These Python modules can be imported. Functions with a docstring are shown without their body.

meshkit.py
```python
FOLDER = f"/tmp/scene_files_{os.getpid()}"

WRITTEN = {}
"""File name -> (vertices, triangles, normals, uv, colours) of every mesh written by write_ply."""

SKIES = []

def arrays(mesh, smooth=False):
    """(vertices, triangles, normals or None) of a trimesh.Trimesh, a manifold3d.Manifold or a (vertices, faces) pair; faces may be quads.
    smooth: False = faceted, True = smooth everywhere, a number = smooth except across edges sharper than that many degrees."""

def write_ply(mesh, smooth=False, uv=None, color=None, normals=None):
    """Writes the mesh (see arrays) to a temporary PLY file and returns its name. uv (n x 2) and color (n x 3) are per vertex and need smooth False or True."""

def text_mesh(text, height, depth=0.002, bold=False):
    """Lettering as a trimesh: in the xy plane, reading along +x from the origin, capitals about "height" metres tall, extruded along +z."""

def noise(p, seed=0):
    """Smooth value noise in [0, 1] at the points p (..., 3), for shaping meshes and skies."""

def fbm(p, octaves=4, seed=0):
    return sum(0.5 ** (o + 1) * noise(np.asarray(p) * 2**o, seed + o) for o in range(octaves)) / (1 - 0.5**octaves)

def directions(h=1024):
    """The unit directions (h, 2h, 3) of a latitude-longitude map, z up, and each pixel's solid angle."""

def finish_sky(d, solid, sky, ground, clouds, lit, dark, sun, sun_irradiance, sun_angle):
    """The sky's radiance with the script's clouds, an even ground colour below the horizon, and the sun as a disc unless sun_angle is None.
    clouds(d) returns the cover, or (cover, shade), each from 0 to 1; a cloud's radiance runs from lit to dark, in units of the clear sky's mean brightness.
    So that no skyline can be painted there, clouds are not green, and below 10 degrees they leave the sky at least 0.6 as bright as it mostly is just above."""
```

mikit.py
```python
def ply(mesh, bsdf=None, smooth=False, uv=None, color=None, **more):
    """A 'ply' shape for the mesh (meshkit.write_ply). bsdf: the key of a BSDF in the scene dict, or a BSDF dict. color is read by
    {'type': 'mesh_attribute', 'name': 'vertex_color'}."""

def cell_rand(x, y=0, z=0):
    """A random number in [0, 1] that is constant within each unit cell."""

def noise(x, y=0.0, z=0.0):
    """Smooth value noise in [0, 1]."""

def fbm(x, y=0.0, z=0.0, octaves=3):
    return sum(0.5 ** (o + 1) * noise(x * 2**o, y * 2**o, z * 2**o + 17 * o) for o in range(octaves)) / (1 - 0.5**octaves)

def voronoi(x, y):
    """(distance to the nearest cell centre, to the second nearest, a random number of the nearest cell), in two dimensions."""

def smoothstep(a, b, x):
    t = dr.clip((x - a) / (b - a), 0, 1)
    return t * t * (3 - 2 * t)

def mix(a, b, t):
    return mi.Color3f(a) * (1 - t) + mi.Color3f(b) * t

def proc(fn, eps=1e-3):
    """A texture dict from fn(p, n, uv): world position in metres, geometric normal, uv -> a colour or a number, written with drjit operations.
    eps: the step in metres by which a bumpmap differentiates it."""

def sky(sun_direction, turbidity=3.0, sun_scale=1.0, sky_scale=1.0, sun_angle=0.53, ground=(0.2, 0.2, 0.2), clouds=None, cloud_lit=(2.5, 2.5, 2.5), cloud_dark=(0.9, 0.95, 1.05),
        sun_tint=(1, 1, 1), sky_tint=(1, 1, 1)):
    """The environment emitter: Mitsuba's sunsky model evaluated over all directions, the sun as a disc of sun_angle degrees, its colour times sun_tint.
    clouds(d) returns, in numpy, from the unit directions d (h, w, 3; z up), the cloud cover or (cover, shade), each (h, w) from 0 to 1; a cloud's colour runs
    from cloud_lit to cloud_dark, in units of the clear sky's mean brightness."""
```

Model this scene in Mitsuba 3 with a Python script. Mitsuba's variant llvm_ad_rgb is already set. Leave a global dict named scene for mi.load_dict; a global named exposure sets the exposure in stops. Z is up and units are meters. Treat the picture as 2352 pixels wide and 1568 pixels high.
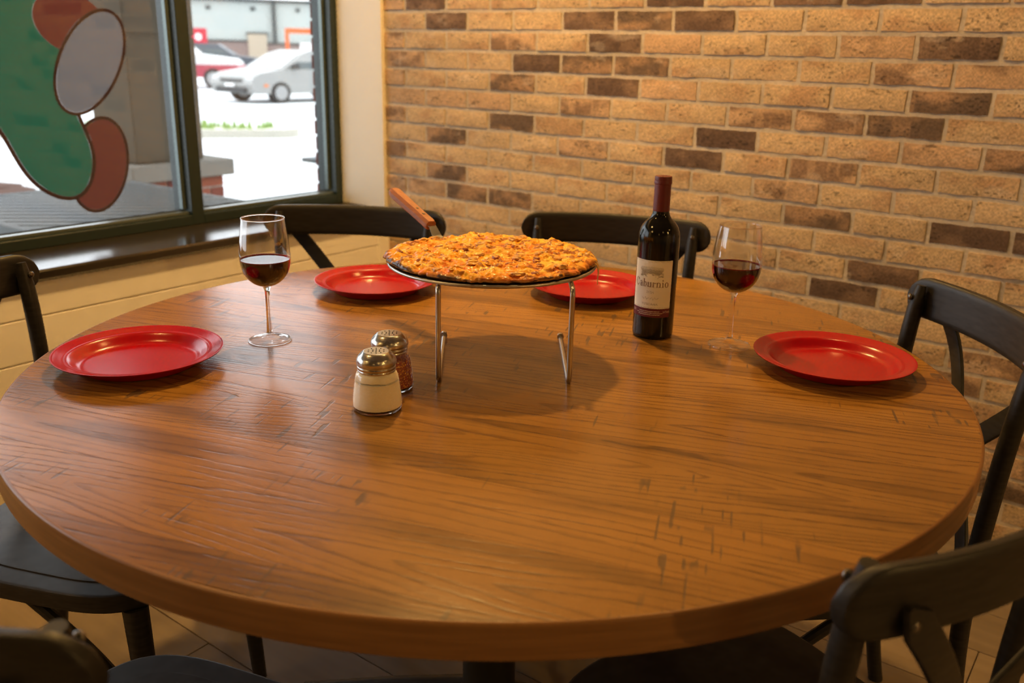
import math, random
import numpy as np, trimesh, mitsuba as mi, drjit as dr
import shapely.geometry as sg
from shapely import affinity
import mikit, meshkit
from mikit import noise, fbm, cell_rand, smoothstep, mix

T = mi.ScalarTransform4f
PI = math.pi
random.seed(7)
rng = np.random.default_rng(7)
scene, labels = {'type': 'scene'}, {}

# ------------------------------------------------------------------ camera, sky, exposure
CAM = np.array([2.46568, -2.60392, 1.29174])
YAW, PITCH, ROLL, FPX = -0.637585, 0.311673, 0.0233564, 2056.229
fw = np.array([math.sin(YAW) * math.cos(PITCH), math.cos(YAW) * math.cos(PITCH), -math.sin(PITCH)])
rt = np.array([math.cos(YAW), -math.sin(YAW), 0.0])
up0 = np.cross(rt, fw)
upv = -rt * math.sin(ROLL) + up0 * math.cos(ROLL)
scene['camera'] = {'type': 'thinlens', 'fov': 2 * math.degrees(math.atan(1176 / FPX)), 'fov_axis': 'x',
                   'aperture_radius': 0.0036, 'focus_distance': 1.42, 'near_clip': 0.05, 'far_clip': 500.0,
                   'to_world': T().look_at(origin=CAM.tolist(), target=(CAM + fw).tolist(), up=upv.tolist())}
exposure = 0.02


def overcast(d):
    n = meshkit.fbm(d * np.array([2.0, 2.0, 4.0]), 3, 5)
    return 0.97 + 0 * n, 0.35 * n


scene['sky'] = mikit.sky((0.35, -0.6, 0.7), turbidity=6.0, sun_scale=0.0, sky_scale=15.0, clouds=overcast,
                         cloud_lit=(1.4, 1.5, 1.55), cloud_dark=(1.05, 1.14, 1.2), ground=(0.4, 0.4, 0.4))
WARM = np.array([1.0, 0.58, 0.175])
# recessed ceiling lamps: (x, y, radiance)
LAMPS = [(0.78, -0.70, 0.061, 1300.0), (1.85, -0.62, 0.061, 180.0), (0.68, -2.30, 0.061, 270.0),
         (4.3, -0.9, 0.061, 120.0), (4.3, -3.4, 0.061, 60.0), (0.5, -4.7, 0.061, 560.0), (4.0, -6.0, 0.061, 130.0), (6.0, -2.0, 0.061, 1450.0)]
CEIL = 2.72


# ------------------------------------------------------------------ materials
def rgb(*c):
    return {'type': 'rgb', 'value': [float(x) for x in (c[0] if len(c) == 1 else c)]}


def mat(name, base, rough=0.5, metallic=0.0, spec=0.5, twosided=True, **k):
    b = base if isinstance(base, dict) else rgb(base)
    d = {'type': 'principled', 'base_color': b, 'roughness': rough, 'metallic': metallic, 'specular': spec, **k}
    scene[name] = {'type': 'twosided', 'bsdf': d} if twosided else d


def bump(name, inner, tex):
    scene[name] = {'type': 'twosided', 'bsdf': {'type': 'bumpmap', 'arbitrary': tex, 'scale': 1.0, 'bsdf': inner}}


def brick_fn(base, dark, amount, lo):
    base, dark = mi.Color3f(base), mi.Color3f(dark)

    def fn(p, n, uv):
        kx = p.x / 0.2032
        kz = p.z / 0.0677
        sp = noise(p.x * 260, p.y * 260, p.z * 200)
        mid = fbm(p.x * 28, p.y * 28 + 3, p.z * 34, 3)
        big = fbm(p.x * 9 + 11, p.y * 9, p.z * 16, 2)
        t = smoothstep(lo, lo + 0.26, big * 0.65 + mid * 0.35) * amount
        streak = smoothstep(0.72, 0.84, noise(p.x * 70 + 5, 0, p.z * 9)) * 0.35
        c = mix(base, dark, dr.clip(t - streak, 0, 1))
        pale = smoothstep(0.66, 0.78, fbm(p.x * 15 + 40, p.y, p.z * 20 + 9, 3)) * 0.25
        pit = smoothstep(0.70, 0.80, noise(p.x * 150 + 9, 1, p.z * 150)) * smoothstep(0.5, 0.62, fbm(p.x * 20 + 60, 2, p.z * 26, 2))
        c = mix(mix(c, mi.Color3f(0.62, 0.52, 0.42), pale), c * 0.5, pit)
        return c * (0.66 + 0.62 * sp) * (0.84 + 0.30 * noise(kx * 0.9 + 3.3, 0, kz * 0.93 + 0.2))
    return fn


TAN, DARKB = (0.55, 0.395, 0.235), (0.15, 0.10, 0.07)
mat('brick_light', mikit.proc(brick_fn(TAN, (0.42, 0.25, 0.14), 0.75, 0.46)), 0.85, spec=0.25)
mat('brick_smudged', mikit.proc(brick_fn((0.53, 0.35, 0.21), (0.23, 0.14, 0.09), 0.9, 0.40)), 0.85, spec=0.25)
mat('brick_brown', mikit.proc(brick_fn((0.38, 0.235, 0.14), DARKB, 1.0, 0.33)), 0.85, spec=0.25)
mat('brick_dark', mikit.proc(brick_fn((0.23, 0.145, 0.095), (0.13, 0.08, 0.055), 1.0, 0.30)), 0.8, spec=0.25)


def mortar_fn(p, n, uv):
    return mi.Color3f(0.50, 0.43, 0.35) * (0.72 + 0.5 * fbm(p.x * 120, p.y * 120, p.z * 120, 3)) * (0.85 + 0.3 * noise(p.x * 8, p.y, p.z * 14))


mat('mortar', mikit.proc(mortar_fn), 0.95, spec=0.1)


def red_brick_fn(p, n, uv):
    row = dr.floor(p.z / 0.075)
    q = (p.x + p.y) / 0.215 + 0.5 * (row - 2 * dr.floor(row / 2))
    fx, fz = q - dr.floor(q), p.z / 0.075 - row
    m = dr.maximum(1 - smoothstep(0.03, 0.06, dr.minimum(fx, 1 - fx)), 1 - smoothstep(0.10, 0.16, dr.minimum(fz, 1 - fz)))
    b = mix((0.25, 0.075, 0.05), (0.17, 0.055, 0.045), cell_rand(dr.floor(q), row)) * (0.8 + 0.4 * noise(p.x * 60, p.y * 60, p.z * 60))
    return mix(b, (0.30, 0.25, 0.22), m)


mat('red_brick', (0.24, 0.075, 0.05), 0.9, spec=0.2)
mat('red_brick_dark', (0.17, 0.055, 0.042), 0.9, spec=0.2)
mat('grey_mortar', (0.34, 0.30, 0.27), 0.95, spec=0.1)
mat('cream_paint', (0.80, 0.74, 0.63), 0.45, spec=0.4)
mat('panel_paint', (0.93, 0.90, 0.86), 0.45, spec=0.4)
mat('ceiling_paint', (0.26, 0.24, 0.22), 0.8, spec=0.2)
mat('far_paint', (0.62, 0.54, 0.44), 0.7, spec=0.2)
mat('frame_metal', (0.014, 0.027, 0.026), 0.38, spec=0.6)
mat('stop_metal', (0.16, 0.20, 0.20), 0.22, metallic=0.6)
mat('frame_gasket', (0.012, 0.012, 0.012), 0.6)


def sill_fn(p, n, uv):
    return mix((0.018, 0.0145, 0.012), (0.030, 0.023, 0.018), fbm(p.x * 160, p.y * 5, p.z * 160, 3))


mat('sill_wood', mikit.proc(sill_fn), 0.13, spec=0.9)
scene['pane_glass'] = {'type': 'thindielectric', 'int_ior': 1.5}
scene['thin_glass'] = {'type': 'thindielectric', 'int_ior': 1.5}
scene['solid_glass'] = {'type': 'dielectric', 'int_ior': 1.5, 'ext_ior': 1.0}

# ---- oak table top
GA = math.radians(17.0)
GC, GS = math.cos(GA), math.sin(GA)
PW = 0.127
TC = np.array([1.56797, -1.44284])
TR, ZT, TTH = 0.7622, 0.79, 0.042


def grain(p):
    x, y = p.x - float(TC[0]), p.y - float(TC[1])
    u = x * GC + y * GS
    v = -x * GS + y * GC + p.z * 0.9 * 0
    idx = dr.floor(v / PW + 0.5)
    r1, r2, r3, r4 = (cell_rand(idx + 7, k, 3) for k in (1, 2, 3, 4))
    vc = v - idx * PW - (r2 - 0.5) * PW * 0.9
    uu = u + r1 * 9
    wob = (noise(uu * 2.3, idx * 3.1) - 0.5) * 0.030 + (noise(uu * 7.0, idx * 5.3 + 9) - 0.5) * 0.010
    dv = vc + wob
    h = 0.003 + 0.022 * r3
    k = (0.022 + 0.17 * r4 * r4) * dr.select(r2 > 0.5, 1.0, -1.0)
    dist = dr.sqrt(dv * dv + h * h) + k * uu + (noise(uu * 6, v * 40) - 0.5) * 0.010 + (noise(uu * 26, v * 120) - 0.5) * 0.0030
    ring = dist / (0.0100 + 0.0060 * r1) + 1.6 * noise(dist * 30, idx * 1.7)
    f = ring - dr.floor(ring)
    rid = dr.floor(ring)
    wid = 0.30 + 0.35 * cell_rand(rid, idx, 4)
    jag = (noise(uu * 70, v * 420) - 0.5) * 0.22
    line = smoothstep(1 - wid, 0.90, f + jag) * (1 - smoothstep(0.93, 1.0, f)) * (0.45 + 0.55 * cell_rand(rid, idx, 9))
    pores = smoothstep(0.58, 0.82, noise(uu * 30, v * 620)) * (0.25 + 0.75 * line)
    return u, v, idx, uu, line, pores, r1, r3


def saw_marks(u, v):
    patch = smoothstep(0.52, 0.62, noise(u * 7.5 + 31, v * 11.0 + 5))
    st = smoothstep(0.74, 0.88, noise(u * 210 + v * 22, v * 24 + 2)) * smoothstep(0.25, 0.55, noise(u * 60 + 3, v * 31 + 7))
    return patch * st


def wood_fn(p, n, uv):
    u, v, idx, uu, line, pores, r1, r3 = grain(p)
    tone = fbm(uu * 1.6, v * 11, 4, 3)
    base = mix((0.235, 0.104, 0.021), (0.345, 0.166, 0.036), tone)
    base = base * (0.82 + 0.34 * r1)
    c = mix(base, base * mi.Color3f(0.46, 0.40, 0.40), line * 0.78)
    c = mix(c, c * 0.55, pores * 0.62)
    cloud = smoothstep(0.52, 0.72, fbm(uu * 3.4 + 8, v * 22, 1, 3))
    c = mix(c, c * mi.Color3f(0.66, 0.64, 0.66), cloud * 0.95)
    c = mix(c, mi.Color3f(0.085, 0.055, 0.035), saw_marks(u, v) * 0.75)
    return c


def wood_bump(p, n, uv):
    u, v, idx, uu, line, pores, r1, r3 = grain(p)
    return -0.00010 * line - 0.00007 * pores - 0.00009 * saw_marks(u, v) + 0.0004 * noise(u * 6, v * 18)


def edge_fn(p, n, uv):
    a = dr.atan2(p.y - float(TC[1]), p.x - float(TC[0]))
    g = fbm(a * 9, p.z * 240, 2, 3)
    return mix((0.20, 0.088, 0.030), (0.32, 0.150, 0.055), g)


bump('table_wood', {'type': 'principled', 'base_color': mikit.proc(wood_fn), 'roughness': 0.23, 'specular': 0.38}, mikit.proc(wood_bump, 4e-4))
mat('table_edge_wood', mikit.proc(edge_fn), 0.35, spec=0.5)


def chair_fn(p, n, uv):
    return mix((0.013, 0.012, 0.0115), (0.029, 0.026, 0.024), fbm(p.x * 45, p.y * 45, p.z * 160, 3))


mat('black_wood', mikit.proc(chair_fn), 0.42, spec=0.4)
mat('black_iron', (0.018, 0.017, 0.016), 0.5, spec=0.5)
mat('steel', (0.60, 0.57, 0.53), 0.22, metallic=1.0)
mat('bright_steel', (0.72, 0.70, 0.67), 0.14, metallic=1.0)
mat('aluminium', (0.62, 0.59, 0.54), 0.33, metallic=1.0)
mat('hole_black', (0.01, 0.008, 0.006), 0.9)
mat('screw_metal', (0.20, 0.18, 0.16), 0.25, metallic=1.0)
scene['red_melamine'] = {'type': 'twosided', 'bsdf': {'type': 'roughplastic', 'distribution': 'ggx', 'alpha': 0.045, 'int_ior': 1.5,
                         'diffuse_reflectance': rgb(0.42, 0.002, 0.008), 'nonlinear': False}}
scene['red_wine'] = {'type': 'twosided', 'bsdf': {'type': 'plastic', 'int_ior': 1.34, 'diffuse_reflectance': rgb(0.020, 0.0015, 0.0025)}}
scene['wine_rim'] = {'type': 'twosided', 'bsdf': {'type': 'plastic', 'int_ior': 1.34, 'diffuse_reflectance': rgb(0.16, 0.010, 0.018)}}
scene['bottle_glass'] = {'type': 'twosided', 'bsdf': {'type': 'roughplastic', 'alpha': 0.025, 'int_ior': 1.5, 'diffuse_reflectance': rgb(0.006, 0.0050, 0.003)}}
mat('capsule_foil', (0.125, 0.018, 0.020), 0.38, spec=0.5)
mat('label_paper', (0.95, 0.90, 0.76), 0.7, spec=0.2)
mat('label_band', (0.16, 0.030, 0.035), 0.6, spec=0.2)
mat('label_ink', (0.30, 0.20, 0.13), 0.8, spec=0.1)
mat('label_ink_grey', (0.36, 0.31, 0.23), 0.8, spec=0.1)
mat('label_ink_white', (0.75, 0.62, 0.52), 0.8, spec=0.1)


def handle_fn(p, n, uv):
    return mix((0.44, 0.165, 0.068), (0.27, 0.085, 0.033), fbm(p.x * 30, p.y * 260, p.z * 260, 3))


mat('handle_wood', mikit.proc(handle_fn), 0.45, spec=0.4)


def parm_fn(p, n, uv):
    return mix((0.92, 0.84, 0.64), (0.97, 0.93, 0.80), fbm(p.x * 500, p.y * 500, p.z * 500, 2))


mat('parmesan', mikit.proc(parm_fn), 0.9, spec=0.1)


def chili_fn(p, n, uv):
    c = cell_rand(p.x * 620, p.y * 620, p.z * 620)
    return mix(mix((0.34, 0.05, 0.015), (0.16, 0.022, 0.010), c), (0.70, 0.36, 0.07), smoothstep(0.82, 0.9, c))


mat('chili', mikit.proc(chili_fn), 0.7, spec=0.3)
mat('chili_seed', (0.80, 0.50, 0.10), 0.6)
vc_tex = {'type': 'mesh_attribute', 'name': 'vertex_color'}
mat('cheese', vc_tex, 0.25, spec=0.28)
mat('sausage', vc_tex, 0.38, spec=0.5)
mat('crust', vc_tex, 0.85, spec=0.1)


def floor_fn(p, n, uv):
    row = dr.floor(p.y / 0.18)
    return mix((0.20, 0.148, 0.098), (0.27, 0.205, 0.142), fbm(p.x * 3, p.y * 40, 0, 3)) * (0.85 + 0.25 * cell_rand(row, 5))


mat('floor_wood', mikit.proc(floor_fn), 0.45, spec=0.4)
mat('floor_gap', (0.10, 0.07, 0.05), 0.8)
mat('lamp_trim', (0.8, 0.78, 0.74), 0.4)

# outdoors
def asphalt_fn(p, n, uv):
    return mi.Color3f(0.52, 0.53, 0.54) * (0.9 + 0.2 * fbm(p.x * 0.8, p.y * 0.8, 0, 3))


mat('pale_ground', mikit.proc(asphalt_fn), 0.9, spec=0.2)
mat('patio_concrete', (0.55, 0.54, 0.52), 0.9, spec=0.2)
mat('kerb_concrete', (0.42, 0.40, 0.34), 0.9, spec=0.2)
mat('grass', (0.20, 0.30, 0.09), 0.9, spec=0.1)
mat('stone', (0.095, 0.078, 0.056), 0.9, spec=0.2)
mat('cap_stone', (0.19, 0.18, 0.16), 0.9, spec=0.2)
mat('patio_metal', (0.085, 0.102, 0.112), 0.55, spec=0.5)
mat('panel_wall', (0.40, 0.43, 0.41), 0.9, spec=0.2)
mat('panel_trim', (0.030, 0.036, 0.038), 0.7)
mat('far_brick', (0.22, 0.16, 0.145), 0.9)
mat('far_tan', (0.40, 0.33, 0.25), 0.9)
mat('orange_paint', (0.62, 0.105, 0.02), 0.5)
mat('sign_red', (0.45, 0.02, 0.04), 0.5)
mat('sign_white', (0.75, 0.75, 0.75), 0.6)
mat('silver_paint', (0.26, 0.26, 0.25), 0.35, metallic=0.2, clearcoat=0.8)
mat('red_paint', (0.30, 0.015, 0.035), 0.35, clearcoat=0.8)
mat('white_paint', (0.50, 0.50, 0.50), 0.35, clearcoat=0.6)
mat('dark_paint', (0.03, 0.04, 0.055), 0.3, clearcoat=0.8)
mat('car_glass', (0.05, 0.07, 0.075), 0.1, spec=0.6)
mat('tyre', (0.02, 0.02, 0.02), 0.8)
mat('hub', (0.30, 0.30, 0.30), 0.35, metallic=0.6)
mat('car_trim', (0.02, 0.022, 0.024), 0.5)
mat('head_lamp', (0.45, 0.45, 0.45), 0.2)
mat('amber_lamp', (0.6, 0.15, 0.02), 0.3)
mat('mulch', (0.07, 0.035, 0.025), 0.95)
for nm_, c_ in (('vinyl_green', (0.020, 0.120, 0.075)), ('vinyl_brown', (0.125, 0.034, 0.028)), ('vinyl_line', (0.040, 0.018, 0.012)), ('vinyl_grey', (0.150, 0.165, 0.195))):
    scene[nm_] = {'type': 'principledthin', 'base_color': rgb(c_), 'roughness': 0.6, 'diff_trans': 0.9}
mat('brass', (0.75, 0.50, 0.16), 0.4, metallic=0.5)

# ------------------------------------------------------------------ helpers
count = {}


def key(name):
    n = count.get(name, 0)
    count[name] = n + 1
    return name if n == 0 else f'{name}_{n:03d}'


def label(k, text=None, cat=None, group=None, kind=None):
    d = labels.setdefault(k, {})
    for a, b in (('label', text), ('category', cat), ('group', group), ('kind', kind)):
        if b:
            d[a] = b
    return k


def put(name, mesh, bsdf, parent=None, smooth=False, M=None, color=None, uv=None):
    k = key((parent + '__' if parent else '') + name)
    more = {} if M is None else {'to_world': M}
    scene[k] = mikit.ply(mesh, bsdf, smooth=smooth, **({'color': color} if color is not None else {}), **more)
    return k


def reuse(name, src, parent=None, M=None, bsdf=None):
    k = key((parent + '__' if parent else '') + name)
    d = dict(scene[src])
    d.pop('to_world', None)
    if M is not None:
        d['to_world'] = M
    if bsdf:
        d['bsdf'] = {'type': 'ref', 'id': bsdf}
    scene[k] = d
    return k


def place(x, y, z=0.0, rz=0.0):
    return T().translate([float(x), float(y), float(z)]).rotate([0, 0, 1], math.degrees(rz))


def box(x0, x1, y0, y1, z0, z1, bev=0.0):
    """A box; bev chamfers every edge."""
    if bev <= 0:
        m = trimesh.creation.box((x1 - x0, y1 - y0, z1 - z0))
        m.apply_translation(((x0 + x1) / 2, (y0 + y1) / 2, (z0 + z1) / 2))
        return m
    P = []
    for a, b in ((x0, x1), ):
        for sx in (0, 1):
            for sy in (0, 1):
                for sz in (0, 1):
                    c = np.array([(x0, x1)[sx], (y0, y1)[sy], (z0, z1)[sz]])
                    d = np.array([1 - 2 * sx, 1 - 2 * sy, 1 - 2 * sz]) * bev
                    for ax in range(3):
                        q = d.copy()
                        q[ax] = 0
                        P.append(c + q)
    return trimesh.convex.convex_hull(np.array(P))


def cat(ms):
    return trimesh.util.concatenate(ms)


def tube(path, r, n=14, caps=True, flat=None):
    """Round bar along a polyline; r may vary; flat=(a, b) gives a rectangular-ish section."""
    P = np.asarray(path, float)
    R = np.broadcast_to(np.asarray(r, float), (len(P),))
    t = np.gradient(P, axis=0)
    t /= np.linalg.norm(t, axis=1, keepdims=True)
    ref = np.array([0, 0, 1.0]) if abs(t[0][2]) < 0.9 else np.array([1.0, 0, 0])
    a = np.cross(t[0], ref)
    a /= np.linalg.norm(a)
    V = []
    ang = np.arange(n) * 2 * PI / n
    for i in range(len(P)):
        a = a - t[i] * (a @ t[i])
        a /= np.linalg.norm(a)
        b = np.cross(t[i], a)
        V.append(P[i] + R[i] * (np.cos(ang)[:, None] * a + np.sin(ang)[:, None] * b))
    V = np.vstack(V)
    F = []
    for i in range(len(P) - 1):
        for j in range(n):
            p, q = i * n + j, i * n + (j + 1) % n
            F += [[p, q, q + n], [p, q + n, p + n]]
    if caps:
        c0, c1 = len(V), len(V) + 1
        V = np.vstack([V, P[0], P[-1]])
        for j in range(n):
            F.append([c0, (j + 1) % n, j])
            F.append([c1, (len(P) - 1) * n + j, (len(P) - 1) * n + (j + 1) % n])
    m = trimesh.Trimesh(V, F, process=False)
    m.fix_normals()
    return m


def smooth_path(pts, n=10):
    from scipy.interpolate import CubicSpline
    P = np.asarray(pts, float)
    s = np.r_[0, np.cumsum(np.linalg.norm(np.diff(P, axis=0), axis=1))]
    return CubicSpline(s, P)(np.linspace(0, s[-1], n))


def lathe(prof, n=64):
    P = np.asarray(prof, float)
    ang = np.arange(n) * 2 * PI / n
    V = np.vstack([np.stack([P[i, 0] * np.cos(ang), P[i, 0] * np.sin(ang), np.full(n, P[i, 1])], -1) for i in range(len(P))])
    F = []
    for i in range(len(P) - 1):
        for j in range(n):
            p, q = i * n + j, i * n + (j + 1) % n
            F += [[p, q, q + n], [p, q + n, p + n]]
    m = trimesh.Trimesh(V, F, process=True)
    m.update_faces(m.nondegenerate_faces())
    return m


def curve(pts, n=40):
    """Smooth lathe profile through points (chord-length spline, monotone friendly)."""
    from scipy.interpolate import PchipInterpolator
    P = np.asarray(pts, float)
    s = np.r_[0, np.cumsum(np.linalg.norm(np.diff(P, axis=0), axis=1))]
    q = np.linspace(0, s[-1], n)
    return np.stack([PchipInterpolator(s, P[:, 0])(q), PchipInterpolator(s, P[:, 1])(q)], -1)


def extrude(poly, h, z=0.0):
    ms = [trimesh.creation.extrude_polygon(g, h, engine='earcut') for g in getattr(poly, 'geoms', [poly]) if g.area > 0]
    m = cat(ms)
    m.apply_translation((0, 0, z))
    return m


def bevel_slab(poly, h, b, z0=0.0, n=120):
    """Polygon slab with rounded top and bottom edges (rings of inward offsets, star-shaped outlines)."""
    ring = np.array(poly.exterior.coords)[:-1]
    c = np.array(poly.centroid.coords[0])
    levels = [(b, z0), (b * 0.3, z0 + b * 0.3), (0, z0 + b), (0, z0 + h - b), (b * 0.3, z0 + h - b * 0.3), (b, z0 + h)]
    nv = np.roll(ring, -1, 0) - np.roll(ring, 1, 0)
    nv = np.stack([nv[:, 1], -nv[:, 0]], -1)
    nv /= np.linalg.norm(nv, axis=1, keepdims=True)
    if poly.exterior.is_ccw is False:
        nv = -nv
    V, F, k = [], [], len(ring)
    for off, z in levels:
        V.append(np.c_[ring - nv * off, np.full(k, z)])
    for i in range(len(levels) - 1):
        for j in range(k):
            p, q = i * k + j, i * k + (j + 1) % k
            F += [[p, q, q + k], [p, q + k, p + k]]
    V = np.vstack(V + [np.array([[*c, z0], [*c, z0 + h]])])
    a, t = len(V) - 2, len(V) - 1
    for j in range(k):
        F.append([a, (j + 1) % k, j])
        F.append([t, (len(levels) - 1) * k + j, (len(levels) - 1) * k + (j + 1) % k])
    m = trimesh.Trimesh(V, F, process=False)
    m.fix_normals()
    return m


def blob(r, seed, sub=2, amp=0.35, fr=1.6):
    m = trimesh.creation.icosphere(subdivisions=sub, radius=1.0)
    v = m.vertices.copy()
    n = meshkit.fbm(v * fr + seed * 3.7, 3, seed)
    v *= (1 + amp * (n - 0.5) * 2)[:, None]
    m.vertices = v * np.asarray(r)
    return m


# ------------------------------------------------------------------ the room
B, H, ZC0 = 0.2032, 0.0677, 1.464          # brick pitch, course pitch, height of the middle of course 0
W = put('wall_back', box(-0.13, 7.5, 0.0042, 0.16, 0.0, CEIL), 'mortar')
label(W, 'tan and brown brick wall behind the table', None, kind='structure')

DARK = {(0, .5): 3, (0, -.5): 2, (0, 5.5): 3, (0, 7.5): 3, (0, 8.5): 3, (1, 1): 3, (1, 4): 3, (1, 5): 2, (1, 6): 3, (2, 2.5): 1, (2, 4.5): 3, (2, 5.5): 1, (2, 9.5): 3,
        (2, 8.5): 1, (2, -.5): 1, (3, 3): 3, (3, 4): 2, (3, 5): 2, (3, 0): 1, (3, 9): 1, (3, 10): 1, (4, 2.5): 2, (4, 4.5): 3, (4, 9.5): 2, (4, 5.5): 1,
        (5, 1): 1, (5, 2): 1, (5, 4): 1, (5, 7): 1, (5, 8): 1, (5, 9): 2, (6, 2.5): 2, (6, 6.5): 3, (6, 9.5): 1, (6, 10.5): 2, (7, 1): 2, (7, 4): 1, (7, 6): 3, (7, 8): 1,
        (8, 7.5): 1, (9, 1): 2, (9, 8): 2, (9, 10): 3, (9, 11): 3, (10, 1.5): 2, (10, 2.5): 2, (11, 9): 3, (11, 4): 1, (12, 8.5): 3, (5, 0): 1, (10, .5): 1, (-1, 3): 3, (-1, 7): 3,
        (-2, 1.5): 2, (-2, 6.5): 3, (15, 10): 1, (17, 11): 1, (14, 10.5): 1}
BMAT = ['brick_light', 'brick_smudged', 'brick_brown', 'brick_dark']


def brick_mesh(L, seed):
    """Brick face with uneven edges and a slightly wavy front; local: x along, z up, front at y=0 going back to +y."""
    g = np.random.default_rng(seed)
    nx, nz = 9, 4
    hx, hz = L / 2, (H - 0.0130) / 2
    X, Z = np.meshgrid(np.linspace(-hx, hx, nx), np.linspace(-hz, hz, nz))
    V = np.stack([X, np.zeros_like(X), Z], -1).reshape(-1, 3)
    edge = (np.abs(V[:, 0]) > hx - 1e-6) | (np.abs(V[:, 2]) > hz - 1e-6)
    V[:, 0] += g.normal(0, 0.0007, len(V)) * edge
    V[:, 2] += g.normal(0, 0.0009, len(V)) * edge
    V[:, 1] += g.normal(0, 0.0005, len(V)) + edge * 0.0016
    F = []
    for j in range(nz - 1):
        for i in range(nx - 1):
            a = j * nx + i
            F += [[a, a + 1, a + nx + 1], [a, a + nx + 1, a + nx]]
    ring = [i for i in range(nx)] + [j * nx + nx - 1 for j in range(1, nz)] + [(nz - 1) * nx + i for i in range(nx - 2, -1, -1)] + [j * nx for j in range(nz - 2, 0, -1)]
    b0 = len(V)
    Vb = V[ring].copy()
    Vb[:, 1] = 0.02
    V = np.vstack([V, Vb])
    for i in range(len(ring)):
        a, b = ring[i], ring[(i + 1) % len(ring)]
        c, d = b0 + i, b0 + (i + 1) % len(ring)
        F += [[a, c, d], [a, d, b]]
    return trimesh.Trimesh(V, F, process=False)


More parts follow.
